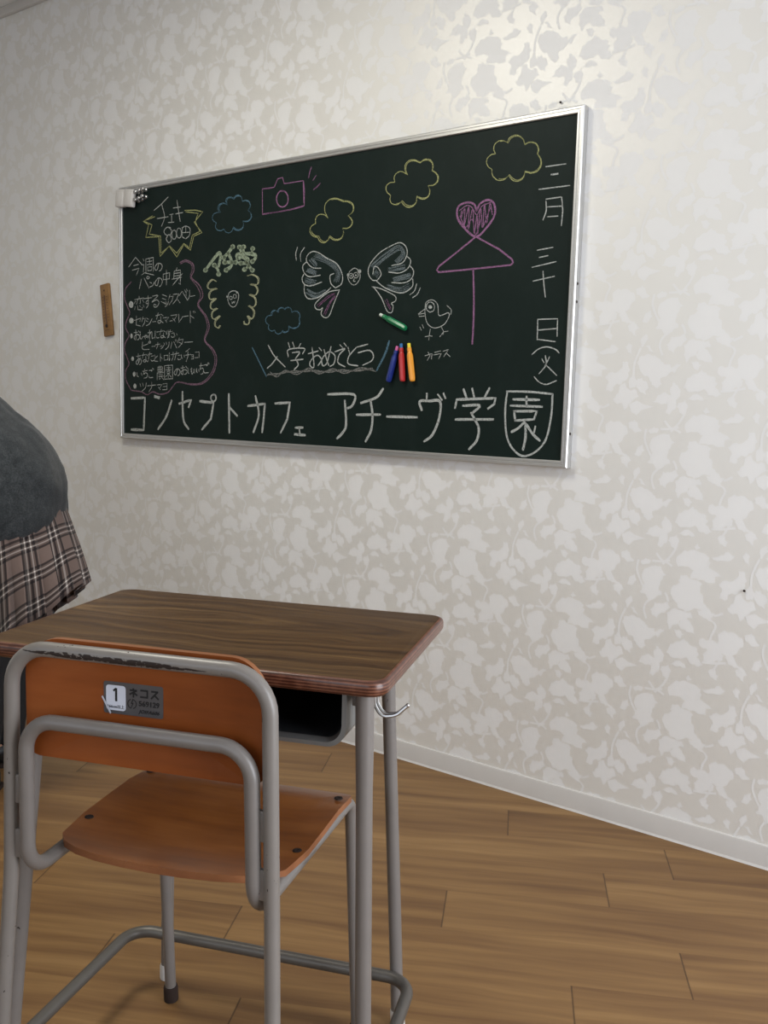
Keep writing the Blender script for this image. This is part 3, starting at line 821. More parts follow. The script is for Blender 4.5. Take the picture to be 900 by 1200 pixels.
    ('l',6.8,1,'1665 145 1733 147 1726 125 1670 120'),
  ]),
  ('chalk_shield|W', [
    ('s',5.4,1,'1640 198 1706 198 1777 193'),
    ('s',5.5,1,'1642 198 1638 151 1643 90 1657 54 1683 30 1707 26 1738 41 1764 74 1776 137 1777 193'),
  ]),
  ('chalk_lettering:date1|W', [
    ('s',3.0,1,'1726 777 1784 777|1710 722 1797 722|1732 690 1734 666 1726 643|1735 675 1780 673|1738 650 1768 649'),
    ('s',5.5,1,'1744 755 1762 755'),
    ('l',3.2,1,'1732 695 1776 696 1781 661 1779 624'),
  ]),
  ('chalk_lettering:date2|W', [
    ('s',3.0,1,'1713 567 1758 571|1700 524 1769 534'),
    ('s',3.1,1,'1720 548 1745 551|1705 488 1766 497|1733 512 1736 485 1743 445'),
  ]),
  ('chalk_lettering:date3|W', [
    ('s',3.1,1,'1724 386 1725 335|1725 360 1781 363|1727 336 1778 329|1712 297 1731 311 1755 316 1779 309 1790 300|1741 285 1748 275|1763 290 1757 277 1751 266|1751 293 1754 269 1735 246|1754 269 1786 242|1721 238 1735 225 1757 218 1786 228'),
    ('l',3.1,1,'1724 388 1781 388 1782 343'),
  ]),
  ('chalk_heart|P', [
    ('s',5.9,1,'1524 686 1515 704 1492 711 1465 703 1463 675 1485 645 1525 617 1558 639 1581 670 1577 700 1558 711 1535 704 1524 686'),
    ('s',2.5,0.8,'1476 691 1474 669 1486 696 1486 651 1499 700 1500 638 1511 693 1519 626 1526 678 1530 624 1536 693 1545 640 1548 703 1557 650 1565 701 1574 671|1471 677 1491 645 1511 665 1524 622 1540 663 1545 640 1568 693|1469 692 1492 703 1509 696 1525 675 1539 696 1568 704'),
  ]),
  ('chalk_umbrella|P', [
    ('l',4.6,1,'1525 617 1464 579 1407 545 1401 535 1407 529 1483 530 1636 534 1643 540 1639 549 1599 578 1525 617'),
    ('s',4.6,1,'1520 533 1522 508'),
    ('s',5.6,1,'1522 505 1525 463 1527 412 1527 361 1526 327'),
  ]),
  ('chalk_bird|W', [
    ('s',2.2,1,'1365 429 1368 447 1389 453 1407 439 1412 410 1426 410 1443 415 1447 406 1431 383 1399 374 1374 388 1365 417 1365 429|1439 435 1453 423 1452 410'),
    ('s',2.3,1,'1349 378 1354 369|1357 384 1362 375'),
    ('l',2.3,1,'1365 429 1342 415 1346 408 1366 409|1344 414 1365 417|1385 371 1382 352|1368 350 1382 352 1381 341|1392 351 1382 353|1422 376 1431 363|1431 363 1418 349|1431 363 1445 364|1431 363 1428 354'),
    ('s',2.4,1,'1380 447 1386 447 1392 443 1395 439 1397 433 1396 427 1393 422 1387 420 1382 419 1376 422 1371 426 1369 431 1369 437 1371 442 1376 446 1381 447 1387 446'),
    ('d',0.0,1,'1389 433 1388 430 1386 429 1383 428 1380 429 1377 431 1376 434 1377 436 1379 438 1383 439 1386 438 1388 436'),
  ]),
  ('chalk_lettering:bird|W', [
    ('l',2.4,1,'1370 296 1394 302 1392 287|1380 306 1387 296 1378 283|1402 305 1422 309|1399 298 1425 302 1417 287|1431 308 1449 313 1434 293|1443 302 1455 293'),
  ]),
  ('chalk_lettering:menu|W', [
    ('l',2.8,1,'90 661 51 629'),
    ('l',2.7,1,'90 661 128 631|79 632 106 635|71 616 109 621 94 597|132 652 137 645|123 632 137 632 133 606|123 596 140 603 191 592|147 651 188 654 187 605|147 651 147 604|154 641 181 642|167 651 167 630|154 630 181 631|157 622 179 622 177 609 157 609 157 622|241 592 241 572|241 592 275 595 273 574|241 573 274 574|258 605 258 554|342 589 290 551'),
    ('s',2.7,1,'217 631 209 610 198 610 196 619 211 631 228 629 236 619 228 607 219 605|122 582 110 547|137 584 164 547|157 590 151 585 158 580 166 585 157 590|169 568 178 564|168 551 183 555 193 567|218 579 210 556 200 556 198 566 212 579 228 578 236 566 228 553 220 550'),
    ('l',2.6,1,'314 610 308 601|299 599 296 573|299 599 331 601 331 551 323 557|299 591 331 592|299 582 331 583|287 572 337 576'),
    ('l',2.4,1,'109 521 109 514|83 510 135 514|115 511 116 494 110 496|127 508 136 498|100 487 102 473 126 472 126 481|110 489 115 483|131 489 137 480|236 521 259 514|236 508 255 502|230 497 259 486|277 519 268 501|275 512 294 513 287 497 272 484|294 519 323 520 311 501 292 486|313 504 329 488|129 439 143 441 138 424 126 412|240 439 270 441 255 428|249 433 260 423|281 446 315 448 298 430|291 436 304 424|323 450 323 421 343 439|197 345 223 347|211 354 211 342 202 329|326 367 316 350|324 360 346 362 338 346 321 334|324 352 340 346|245 306 245 289|245 306 265 307 264 291|245 290 265 291|379 329 358 318|355 306 386 309|370 320 370 302 361 284|388 307 398 308 398 293|389 301 398 301|388 293 398 294|211 265 236 266 236 250 211 249 211 265|211 257 236 258|219 270 219 249|228 270 228 250|207 219 207 244 242 246|215 238 236 239|213 231 242 233|219 231 219 220 226 225|228 232 243 220|247 270 247 221|247 270 290 272 290 223|247 222 290 224|259 263 278 263|269 268 269 256|254 255 283 256|261 250 276 251 276 244 261 243 261 250|269 243 254 231|267 237 267 227|270 241 283 229|206 201 233 203 220 189|238 205 260 207 260 184|239 195 260 197|236 184 260 185'),
    ('l',2.5,1,'102 511 94 493|89 505 81 496|87 485 83 474|79 435 118 442 112 431|93 451 92 418 116 414|130 446 123 429|153 197 198 201|177 210 177 193 162 176|214 193 224 184'),
    ('s',2.4,1,'133 511 180 513|158 521 159 495 148 494 149 501 159 502 159 488 149 477|182 518 212 519 179 497 205 504 218 494 207 480 191 480 192 489 203 485|246 494 248 488|255 496 257 489|268 496 264 486 251 478|150 441 160 437|146 432 157 428|148 414 166 421 180 438|182 427 200 428|200 448 225 451|214 458 204 435|229 453 240 446|227 444 227 425 217 421 211 427 221 431 240 422|276 427 289 428|132 375 153 379 154 374 146 373|157 388 171 390 157 370|166 399 166 363|166 381 178 392 180 369 191 371|197 394 196 366|204 390 217 391|204 373 207 369 218 370|218 391 239 393|230 399 222 380|243 394 252 389|241 387 242 372 232 369 227 373 236 377 252 369|258 393 258 381 260 383|267 395 268 378 263 367|267 389 289 391|278 396 269 369|285 384 298 385|283 374 288 370 299 371|299 383 300 376 303 374|311 382 314 377|166 359 160 354 167 351 172 355 166 359|178 339 197 340|225 341 226 337|231 342 233 338|241 342 238 336 228 330|244 351 248 342|256 353 259 344|272 354 268 338 252 327|287 353 280 331|296 355 312 332|304 361 307 355|310 361 314 356|352 351 395 352|155 311 179 313|175 304 189 306|195 309 198 299|210 305 194 295 194 287 211 286|225 314 225 286|225 303 235 295|273 316 272 289 276 295|282 309 300 310|293 318 293 300 285 288|299 311 323 314|311 319 301 290|319 306 332 307|317 295 322 291 334 293|336 308 337 298 341 296|350 307 353 299|316 258 309 239 301 239 299 247 311 258 324 257 330 248 324 237 317 235|333 261 354 264|343 270 344 240 335 244 337 250 355 256 366 250 360 241 352 240|359 268 367 261|370 261 371 246 375 243|384 259 387 248|390 262 389 245 393 241 398 248|401 258 402 247 405 244|411 257 414 248|415 260 416 248 419 245|425 259 427 249'),
    ('l',2.3,1,'325 513 340 528 368 495|353 532 358 524|362 534 367 527|382 458 382 418|382 443 401 433|396 457 400 450|402 458 407 452|407 316 427 317 427 298|405 297 427 298'),
    ('s',2.3,1,'361 526 361 510|378 530 378 510 369 497|383 508 405 510|341 440 372 442|428 269 449 271|437 278 433 257 442 262 449 256 446 243 435 240|453 272 469 273 465 269|451 251 455 245 474 246|470 280 473 274|475 280 478 275'),
    ('s',2.5,1,'78 391 99 392|89 401 89 366 80 370 82 378 100 384 111 376 105 366 97 365|104 397 112 390|115 395 114 372 120 367 129 376|146 383 144 379|137 380 143 366|127 356 127 331 165 329|158 349 128 342|91 304 117 307|102 314 103 279|113 300 102 278 92 277 92 287 109 296 120 289 117 278 109 274|122 308 143 310|133 317 125 296|146 312 155 306|144 304 145 287 136 284 131 288 139 292 155 284|167 319 157 286|173 292 178 287 191 289|94 245 96 233 103 230|118 244 123 235|126 250 154 253|138 258 132 240 144 245 154 239 149 228 134 225|163 253 179 254 175 250|161 233 165 227 184 228|181 261 184 255|185 261 188 256|111 205 116 194|126 207 130 196|147 208 141 190 121 176'),
    ('d',0.0,1,'76 493 75 487 70 482 63 481 57 483 52 487 50 494 52 500 57 504 64 506 70 504 75 499|77 434 76 429 71 426 64 425 58 426 53 430 52 435 53 440 58 444 65 445 71 443 76 439|71 379 70 374 68 371 64 370 61 371 59 374 58 379 59 383 61 387 64 388 68 387 70 383|78 296 77 292 74 289 70 288 66 289 63 292 62 296 64 300 66 303 70 304 74 303 77 300|86 240 85 235 82 232 79 230 75 232 72 235 71 239 72 244 75 247 79 249 83 247 85 244|91 196 90 191 87 188 82 186 78 187 75 191 74 195 75 200 78 203 83 205 87 203 90 200'),
  ]),
]


COLOUR_WORD = {'W': 'white', 'Y': 'yellow', 'Y2': 'pale yellow', 'B': 'blue', 'P': 'pink', 'P2': 'pink', 'M': 'mauve', 'G': 'pale green', 'S': 'grey', 'S2': 'grey'}
PART_LABEL = {
    'chalk_lettering:price': 'white chalk price lettering in the yellow burst', 'chalk_lettering:menu': 'small white chalk menu lines in the mauve frame',
    'chalk_lettering:title1': 'large white chalk first word of the bottom title', 'chalk_lettering:title2': 'large white chalk second word of the bottom title',
    'chalk_lettering:date1': 'white chalk month at the top right', 'chalk_lettering:date2': 'white chalk day number at the right edge', 'chalk_lettering:date3': 'white chalk weekday at the right edge',
    'chalk_lettering:congrats': 'white chalk congratulation line above the grey underline', 'chalk_lettering:bubble': 'pale green rounded bubble lettering',
    'chalk_lettering:bird': 'small white chalk caption under the bird', 'chalk_face:a': 'small white chalk face between the curls', 'chalk_face:b': 'small white chalk face between the wings',
    'chalk_cloud:blue': 'blue chalk cloud beside the camera', 'chalk_cloud:blue2': 'small blue chalk cloud above the congratulation line',
    'chalk_cloud:y1': 'yellow chalk cloud above the left wing', 'chalk_cloud:y2': 'yellow chalk cloud at the top middle', 'chalk_cloud:y3': 'yellow chalk cloud at the top right'}

def chalk_layer(bm, kind, width, pts, lift, rnd):
    """one chalk mark, a thin raised ribbon on the board face, coordinates in mm from the board's lower left corner"""
    Y = -lift
    if kind == 'd':
        vs_ = [bm.verts.new((x / 1000, Y, z / 1000)) for x, z in pts]
        f = bm.faces.new(vs_)
        f.normal_update()
        if f.normal.y > 0:
            f.normal_flip()
        return
    p = catmull(pts) if kind == 's' else pts
    # resample
    dense = [p[0]]
    for a, b in zip(p, p[1:]):
        L = math.hypot(b[0] - a[0], b[1] - a[1])
        m = max(1, int(L / 12))
        for k in range(1, m + 1):
            dense.append((a[0] + (b[0] - a[0]) * k / m, a[1] + (b[1] - a[1]) * k / m))
    p = [dense[0]]
    for d in dense[1:]:
        if math.hypot(d[0] - p[-1][0], d[1] - p[-1][1]) > 0.8:
            p.append(d)
    if len(p) < 2:
        p.append((p[0][0] + width, p[0][1]))
    ph = rnd.uniform(0, 50)
    L, Rr = [], []
    n = len(p)
    for i in range(n):
        a, b = p[max(i - 1, 0)], p[min(i + 1, n - 1)]
        dx, dy = b[0] - a[0], b[1] - a[1]
        l = math.hypot(dx, dy) or 1
        nx, ny = -dy / l, dx / l
        w = width * 0.5 * (1 + 0.22 * noise.noise(Vector((p[i][0] * 0.05, p[i][1] * 0.05, ph))))
        ext = 0
        if i == 0:
            ext = -width * 0.3
        elif i == n - 1:
            ext = width * 0.3
        if i in (0, n - 1):
            w *= 0.75
        cx, cy = p[i][0] + dx / l * ext, p[i][1] + dy / l * ext
        L.append(bm.verts.new(((cx + nx * w) / 1000, Y, (cy + ny * w) / 1000)))
        Rr.append(bm.verts.new(((cx - nx * w) / 1000, Y, (cy - ny * w) / 1000)))
    for i in range(n - 1):
        f = bm.faces.new((L[i], Rr[i], Rr[i + 1], L[i + 1]))
        f.normal_update()
        if f.normal.y > 0:
            f.normal_flip()

def build_board():
    b = thing('chalkboard', 'green chalkboard with aluminium frame covered in coloured chalk drawings and writing', 'chalkboard', (BX, BY, BZ))
    bm = bmesh.new()
    add_box(bm, (0.012, 0.0, 0.012), (BW - 0.012, 0.017, BH - 0.012))
    finish('writing_surface', bm, MAT['board'], b, smooth=False)
    fw, d0, d1 = 0.019, -0.006, 0.019
    # four mitred frame rails with a stepped profile
    bm = bmesh.new()
    prof = [(0.0, d1), (0.0, d0 + 0.003), (0.003, d0), (0.008, d0), (0.009, d0 + 0.002), (0.011, d0 + 0.002), (0.012, d0), (fw - 0.002, d0), (fw, d0 + 0.002), (fw, 0.004), (fw, d1)]
    rings = []
    for cx, cz, sx, sz in ((0, 0, 1, 1), (BW, 0, -1, 1), (BW, BH, -1, -1), (0, BH, 1, -1)):
        rings.append([bm.verts.new((cx + sx * o, y, cz + sz * o)) for o, y in prof])
    for i in range(4):
        a, c = rings[i], rings[(i + 1) % 4]
        for k in range(len(prof) - 1):
            bm.faces.new((a[k], a[k + 1], c[k + 1], c[k]))
    finish('frame', bm, MAT['alu'], b, angle=25)
    # screw heads on the right and top sides of the frame
    for p, d in (((BW - 0.001, 0.006, BH * 0.52), (1, 0, 0)), ((BW - 0.001, 0.006, BH * 0.47), (1, 0, 0)), ((BW - 0.001, 0.006, 0.09), (1, 0, 0)), ((BW * 0.86, 0.004, BH - 0.001), (0, 0, 1)), ((BW * 0.42, 0.004, BH - 0.001), (0, 0, 1))):
        bm = bmesh.new()
        add_lathe(bm, [(0.004, 0), (0.004, 0.0015), (0.0025, 0.0025)], axis_to(p, d), 10)
        finish('frame_screw', bm, MAT['rubber'], b)
    rnd = random.Random(3)
    lift = 0.0005
    for key, groups in STROKES:
        part, col = key.split('|')
        name = part.split(':')[0]
        bm = bmesh.new()
        for kind, width, alpha, data in groups:
            for s in data.split('|'):
                v = [float(q) for q in s.split()]
                chalk_layer(bm, kind, width, list(zip(v[::2], v[1::2])), lift, rnd)
        me = bpy.data.meshes.new(name)
        bm.to_mesh(me)
        bm.free()
        o = link(name, me, MAT[col], b)
        o['label'] = PART_LABEL.get(part, COLOUR_WORD[col] + ' ' + name.replace('_', ' ') + ' drawing')
        lift = 0.0005 if lift > 0.0009 else lift + 0.0001
    return b

def board_pt(u, v, out=0.0):
    return Vector((BX + u, BY - out, BZ + v))

def chalk_holder(label, p, q, col, tipcol, tipword):
    """p = tip end, q = butt end, on the board face"""
    rad = 0.0085
    d = (q - p).normalized()
    L = (q - p).length
    up = Vector((0, -1, 0))
    o = thing('chalk_holder', label, 'chalk holder', p, 0, 'magnetic chalk holders on the board')
    side = d.cross(up).normalized()
    o.matrix_world = Matrix((side.to_4d(), up.to_4d(), d.to_4d(), (0, 0, 0, 1))).transposed()
    o.matrix_world = Matrix.Translation(p - Vector((0, rad + 0.001, 0))) @ Matrix((side, up, d)).transposed().to_4x4()
    I = Matrix.Identity(4)
    bm = bmesh.new()
    add_lathe(bm, [(0.0055, 0.006), (0.0065, 0.007), (0.0068, 0.016), (0.0058, 0.018), (0.0085, 0.026), (0.0092, 0.034), (0.0092, L - 0.012), (0.0082, L - 0.003), (0.006, L)], I, 8)
    finish('holder_body', bm, plain('holder_' + tipword[0], col, 0.28, 0.5), o, angle=20)
    bm = bmesh.new()
    add_lathe(bm, [(0.0045, -0.006), (0.0050, -0.004), (0.0050, 0.010)], I, 12)
    t = finish('chalk_tip', bm, plain('tip_' + tipword[0], tipcol, 0.9, 0.1), o)
    t['label'] = tipword[1]
    return o

def build_board_things():
    chalk_holder('green chalk holder lying aslant under the right wing drawing', board_pt(1.217, 0.4148), board_pt(1.3063, 0.3738), srgb(22, 112, 70), srgb(205, 214, 205), ('green', 'white chalk tip'))
    chalk_holder('dark blue chalk holder with a pink tip, leaning left', board_pt(1.2765, 0.318), board_pt(1.2482, 0.2205), srgb(24, 44, 120), srgb(205, 110, 160), ('blue', 'pink chalk tip'))
    chalk_holder('red chalk holder with a blue tip, between blue and orange ones', board_pt(1.2911, 0.325), board_pt(1.3003, 0.222), srgb(176, 42, 44), srgb(60, 110, 160), ('red', 'blue chalk tip'))
    chalk_holder('orange chalk holder with a yellow tip, right of the red one', board_pt(1.3188, 0.3256), board_pt(1.3349, 0.2223), srgb(228, 152, 48), srgb(226, 206, 70), ('orange', 'yellow chalk tip'))
    # two white block magnets over the upper left corner, six little silver pin magnets beside them
    for i, (u, v, label) in enumerate(((0.030, 0.872, 'white block magnet on the outer top left corner of the chalkboard'), (0.078, 0.868, 'white block magnet beside the silver magnets on the chalkboard'))):
        bm = bmesh.new()
        add_box(bm, (-0.024, -0.018, -0.031), (0.024, 0.0, 0.031), 0.004)
        add_box(bm, (-0.020, -0.0195, -0.027), (0.020, -0.017, 0.020), 0.001)
        o = finish('block_magnet', bm, MAT['skirting'])
        o.location = board_pt(u, v, 0.0065)
        o.rotation_euler = (0, math.radians(4 + 5 * i), 0)
        tag(o, label, 'magnet', 'white block magnets on the board corner')
    spots = ((0.112, 0.886, 'left end of the upper row'), (0.131, 0.889, 'middle of the upper row'), (0.150, 0.892, 'right end of the upper row'), (0.112, 0.858, 'left end of the lower row'), (0.131, 0.862, 'middle of the lower row'), (0.150, 0.867, 'right end of the lower row'))
    first = None
    for u, v, where in spots:
        if first is None:
            bm = bmesh.new()
            add_lathe(bm, [(0.0075, 0.0), (0.0075, 0.004), (0.0045, 0.007), (0.0045, 0.013), (0.0078, 0.017), (0.0078, 0.021), (0.006, 0.023)], axis_to((0, 0, 0), (0, -1, 0)), 14)
            o = first = finish('pin_magnet', bm, MAT['chrome'])
        else:
            o = first.copy()
            COL.objects.link(o)
        o.location = board_pt(u, v, 0.0)
        tag(o, 'silver pin magnet, ' + where + ' beside the white block magnets', 'magnet', 'silver pin magnets on the chalkboard')

def build_wall_things():
    # wooden thermometer, hanging slightly askew
    t = thing('wall_thermometer', 'small brown wooden thermometer hanging on the wall left of the chalkboard', 'thermometer', (-2.951, -0.002, 1.411))
    t.rotation_euler = (0, math.radians(-7.0), 0)
    bm = bmesh.new()
    add_box(bm, (-0.026, -0.012, -0.098), (0.026, 0.0, 0.098), 0.004)
    finish('wooden_plate', bm, ply('thermometer_wood', [(0.3, srgb(118, 87, 52)), (0.7, srgb(146, 111, 70))], 0.5), t)
    bm = bmesh.new()
    add_tube(bm, [(0, -0.013, -0.052), (0, -0.013, 0.055)], 0.0022, 8)
    finish('glass_tube', bm, plain('tube_dark', srgb(70, 44, 30), 0.2), t)
    bm = bmesh.new()
    add_lathe(bm, [(0.002, -0.006), (0.0048, -0.003), (0.0052, 0.001), (0.003, 0.006)], Matrix.Translation((0, -0.014, -0.060)), 12)
    finish('bulb', bm, MAT['rubber'], t)
    burnt = plain('burnt_mark', srgb(62, 40, 26), 0.7)
    for s in (-1, 1):
        bm = bmesh.new()
        for k in range(9):
            z = -0.040 + k * 0.011
            add_box(bm, (s * 0.012 - 0.004, -0.0126, z - 0.0009), (s * 0.012 + 0.004, -0.0118, z + 0.0009))
        finish('degree_scale', bm, burnt, t, smooth=False)
    bm = bmesh.new()
    add_box(bm, (-0.014, -0.0126, -0.0765), (0.014, -0.0118, -0.0748))
    finish('burnt_line', bm, burnt, t, smooth=False)
    bm = bmesh.new()
    add_box(bm, (-0.003, -0.0126, 0.070), (0.003, -0.0118, 0.076))
    finish('unit_mark', bm, burnt, t, smooth=False)
    # pins left in the wall
    for p, lab in (((-1.105, 1.868), 'tiny dark pin in the wall just above the top right board corner'), ((-0.565, 0.667), 'tiny dark pin in the wall low at the right edge of the picture')):
        bm = bmesh.new()
        add_lathe(bm, [(0.0010, 0.0), (0.0010, 0.003), (0.0028, 0.0034), (0.0031, 0.0045), (0.0020, 0.0055)], axis_to((0, 0, 0), (0, -1, 0)), 12)
        o = finish('wall_pin', bm, MAT['rubber'])
        o.location = (p[0], 0, p[1])
        tag(o, lab, 'pin', 'pins in the wall')

# ------------------------------------------------------------------ school desk
DX, DY, DR, DZ = -1.00083, -1.26868, 0.36852, 0.740
DW, DD = 0.600, 0.400

def build_desk():
    t = thing('school_desk', 'school desk with dark wood top and grey tubular steel legs behind the chair', 'desk', (DX, DY, 0), DR)
    # tabletop: laminate face and a bullnose plywood edge
    th = 0.021
    bm = bmesh.new()
    loops = []
    prof = [(0.0065, 0.0), (0.003, -0.0009), (0.0008, -0.0034), (0.0, -0.0075), (0.0, -th + 0.007), (0.001, -th + 0.003), (0.004, -th)]
    for ins, dz in prof:
        rr = rounded_rect(-DW / 2 + ins, DW / 2 - ins, -DD / 2 + ins, DD / 2 - ins, 0.026 - ins * 0.6, 8)
        loops.append([bm.verts.new((x, y, DZ + dz)) for x, y in rr])
    top = bm.faces.new(loops[0])
    for a, b in zip(loops, loops[1:]):
        for k in range(len(a)):
            f = bm.faces.new((a[k], b[k], b[(k + 1) % len(a)], a[(k + 1) % len(a)]))
            f.material_index = 1
    bot = bm.faces.new(loops[-1][::-1])
    bot.material_index = 1
    finish('tabletop', bm, [MAT['desk'], MAT['edge']], t, angle=50)
    # steel book tray, open towards the sitter
    zb, zt, xa, ya, yb = 0.632, DZ - th - 0.001, 0.238, -0.158, 0.14
    bm = bmesh.new()
    def shell(inset, y):
        r = rounded_rect(-xa + inset, xa - inset, zb + inset, zt + 0.03, [0.001, 0.001, 0.028 - inset * .6, 0.028 - inset * .6], 7)
        return [bm.verts.new((x, y, min(z, zt))) for x, z in r]
    seq = [shell(0.006, ya), shell(0.0, ya + 0.001), shell(0.0, yb), ]
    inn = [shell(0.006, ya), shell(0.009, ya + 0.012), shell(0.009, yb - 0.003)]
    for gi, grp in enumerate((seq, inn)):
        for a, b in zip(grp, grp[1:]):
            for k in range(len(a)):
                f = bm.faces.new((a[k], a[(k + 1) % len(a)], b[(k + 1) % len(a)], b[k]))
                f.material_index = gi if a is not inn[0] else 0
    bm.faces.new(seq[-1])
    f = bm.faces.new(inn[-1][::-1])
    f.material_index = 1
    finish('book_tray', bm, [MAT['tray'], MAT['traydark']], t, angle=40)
    # legs
    def leg(top, foot, name='leg'):
        bm = bmesh.new()
        top, foot = Vector(top), Vector(foot)
        pts = [top + (foot - top) * k / 10 for k in range(11)]
        radii = [0.0125, 0.0125] + [0.0113] * 9
        add_tube(bm, pts, 0.0113, 16, radii=radii)
        l = finish(name, bm, MAT['steel'], t)
        bm = bmesh.new()
        d = (top - foot).normalized()
        add_lathe(bm, [(0.0105, -0.001), (0.013, 0.001), (0.013, 0.026), (0.0118, 0.030)], axis_to(foot, d), 14)
        c = finish('foot_cap', bm, MAT['rubber'] if top.y < 0 else MAT['skirting'], l)
    zt2 = DZ - th
    leg((0.262, -0.155, zt2), (0.274, -0.150, 0.0))
    leg((-0.211, -0.172, zt2), (-0.289, -0.172, 0.0))
    leg((0.205, 0.172, zt2), (0.241, 0.187, 0.0))
    leg((-0.193, 0.172, zt2), (-0.209, 0.187, 0.0))
    # under-top frame rails
    bm = bmesh.new()
    for y in (-0.150, 0.168):
        x = 0.25 if y < 0 else 0.20
        add_box(bm, (-x, y - 0.004, zt2 - 0.03), (x, y + 0.004, zt2 - 0.001), 0.002) if y > 0 else None
    for s in (-1, 1):
        add_box(bm, (min(s * 0.243, s * 0.251), -0.15, zt2 - 0.03), (max(s * 0.243, s * 0.251), 0.165, zt2 - 0.001), 0.002)
    finish('apron_rail', bm, MAT['steel'], t)
    # U-shaped foot bar
    bm = bmesh.new()
    add_tube(bm, fillet([(-0.278, -0.170, 0.100), (-0.266, 0.168, 0.100), (0.268, 0.168, 0.100), (0.272, -0.150, 0.100)], 0.045, 8), 0.0105, 14)
    finish('foot_bar', bm, MAT['darksteel'], t)
    # bag hook on the right side
    for s in (1,):
        bm = bmesh.new()
        for dy in (-0.006, 0.006):
            pts = [(s * 0.268, -0.128 + dy, zt2 - 0.002), (s * 0.270, -0.128 + dy, zt2 - 0.030), (s * 0.280, -0.128 + dy * 0.9, zt2 - 0.046), (s * 0.300, -0.128 + dy * 0.5, zt2 - 0.042), (s * 0.314, -0.128, zt2 - 0.028)]
            add_tube(bm, fillet(pts, 0.02, 5), 0.0026, 8)
        bmesh.ops.create_uvsphere(bm, u_segments=10, v_segments=6, radius=0.0031, matrix=Matrix.Translation((s * 0.314, -0.128, zt2 - 0.028)))
        finish('bag_hook', bm, MAT['chrome'], t)
    return t

# ------------------------------------------------------------------ school chair
CX, CY, CR_ = -1.0408, -1.1480, 0.36290

def text_mesh(body, size, name, mat, parent, loc, rot, extrude=0.0002, align='CENTER', space=1.0, bold=0.0, shear=0.0):
    c = bpy.data.curves.new(name, 'FONT')
    c.body = body
    c.size = size
    c.align_x = align
    c.align_y = 'CENTER'
    c.extrude = extrude
    c.offset = bold
    c.space_character = space
    c.shear = shear
    tmp = bpy.data.objects.new(name, c)
    COL.objects.link(tmp)
    bpy.context.view_layer.update()
    dg = bpy.context.evaluated_depsgraph_get()
    me = bpy.data.meshes.new_from_object(tmp.evaluated_get(dg))
    bpy.data.objects.remove(tmp)
    bpy.data.curves.remove(c)
    me.materials.clear()
    o = link(name, me, mat, parent)
    o.location = loc
    o.rotation_euler = rot
    return o

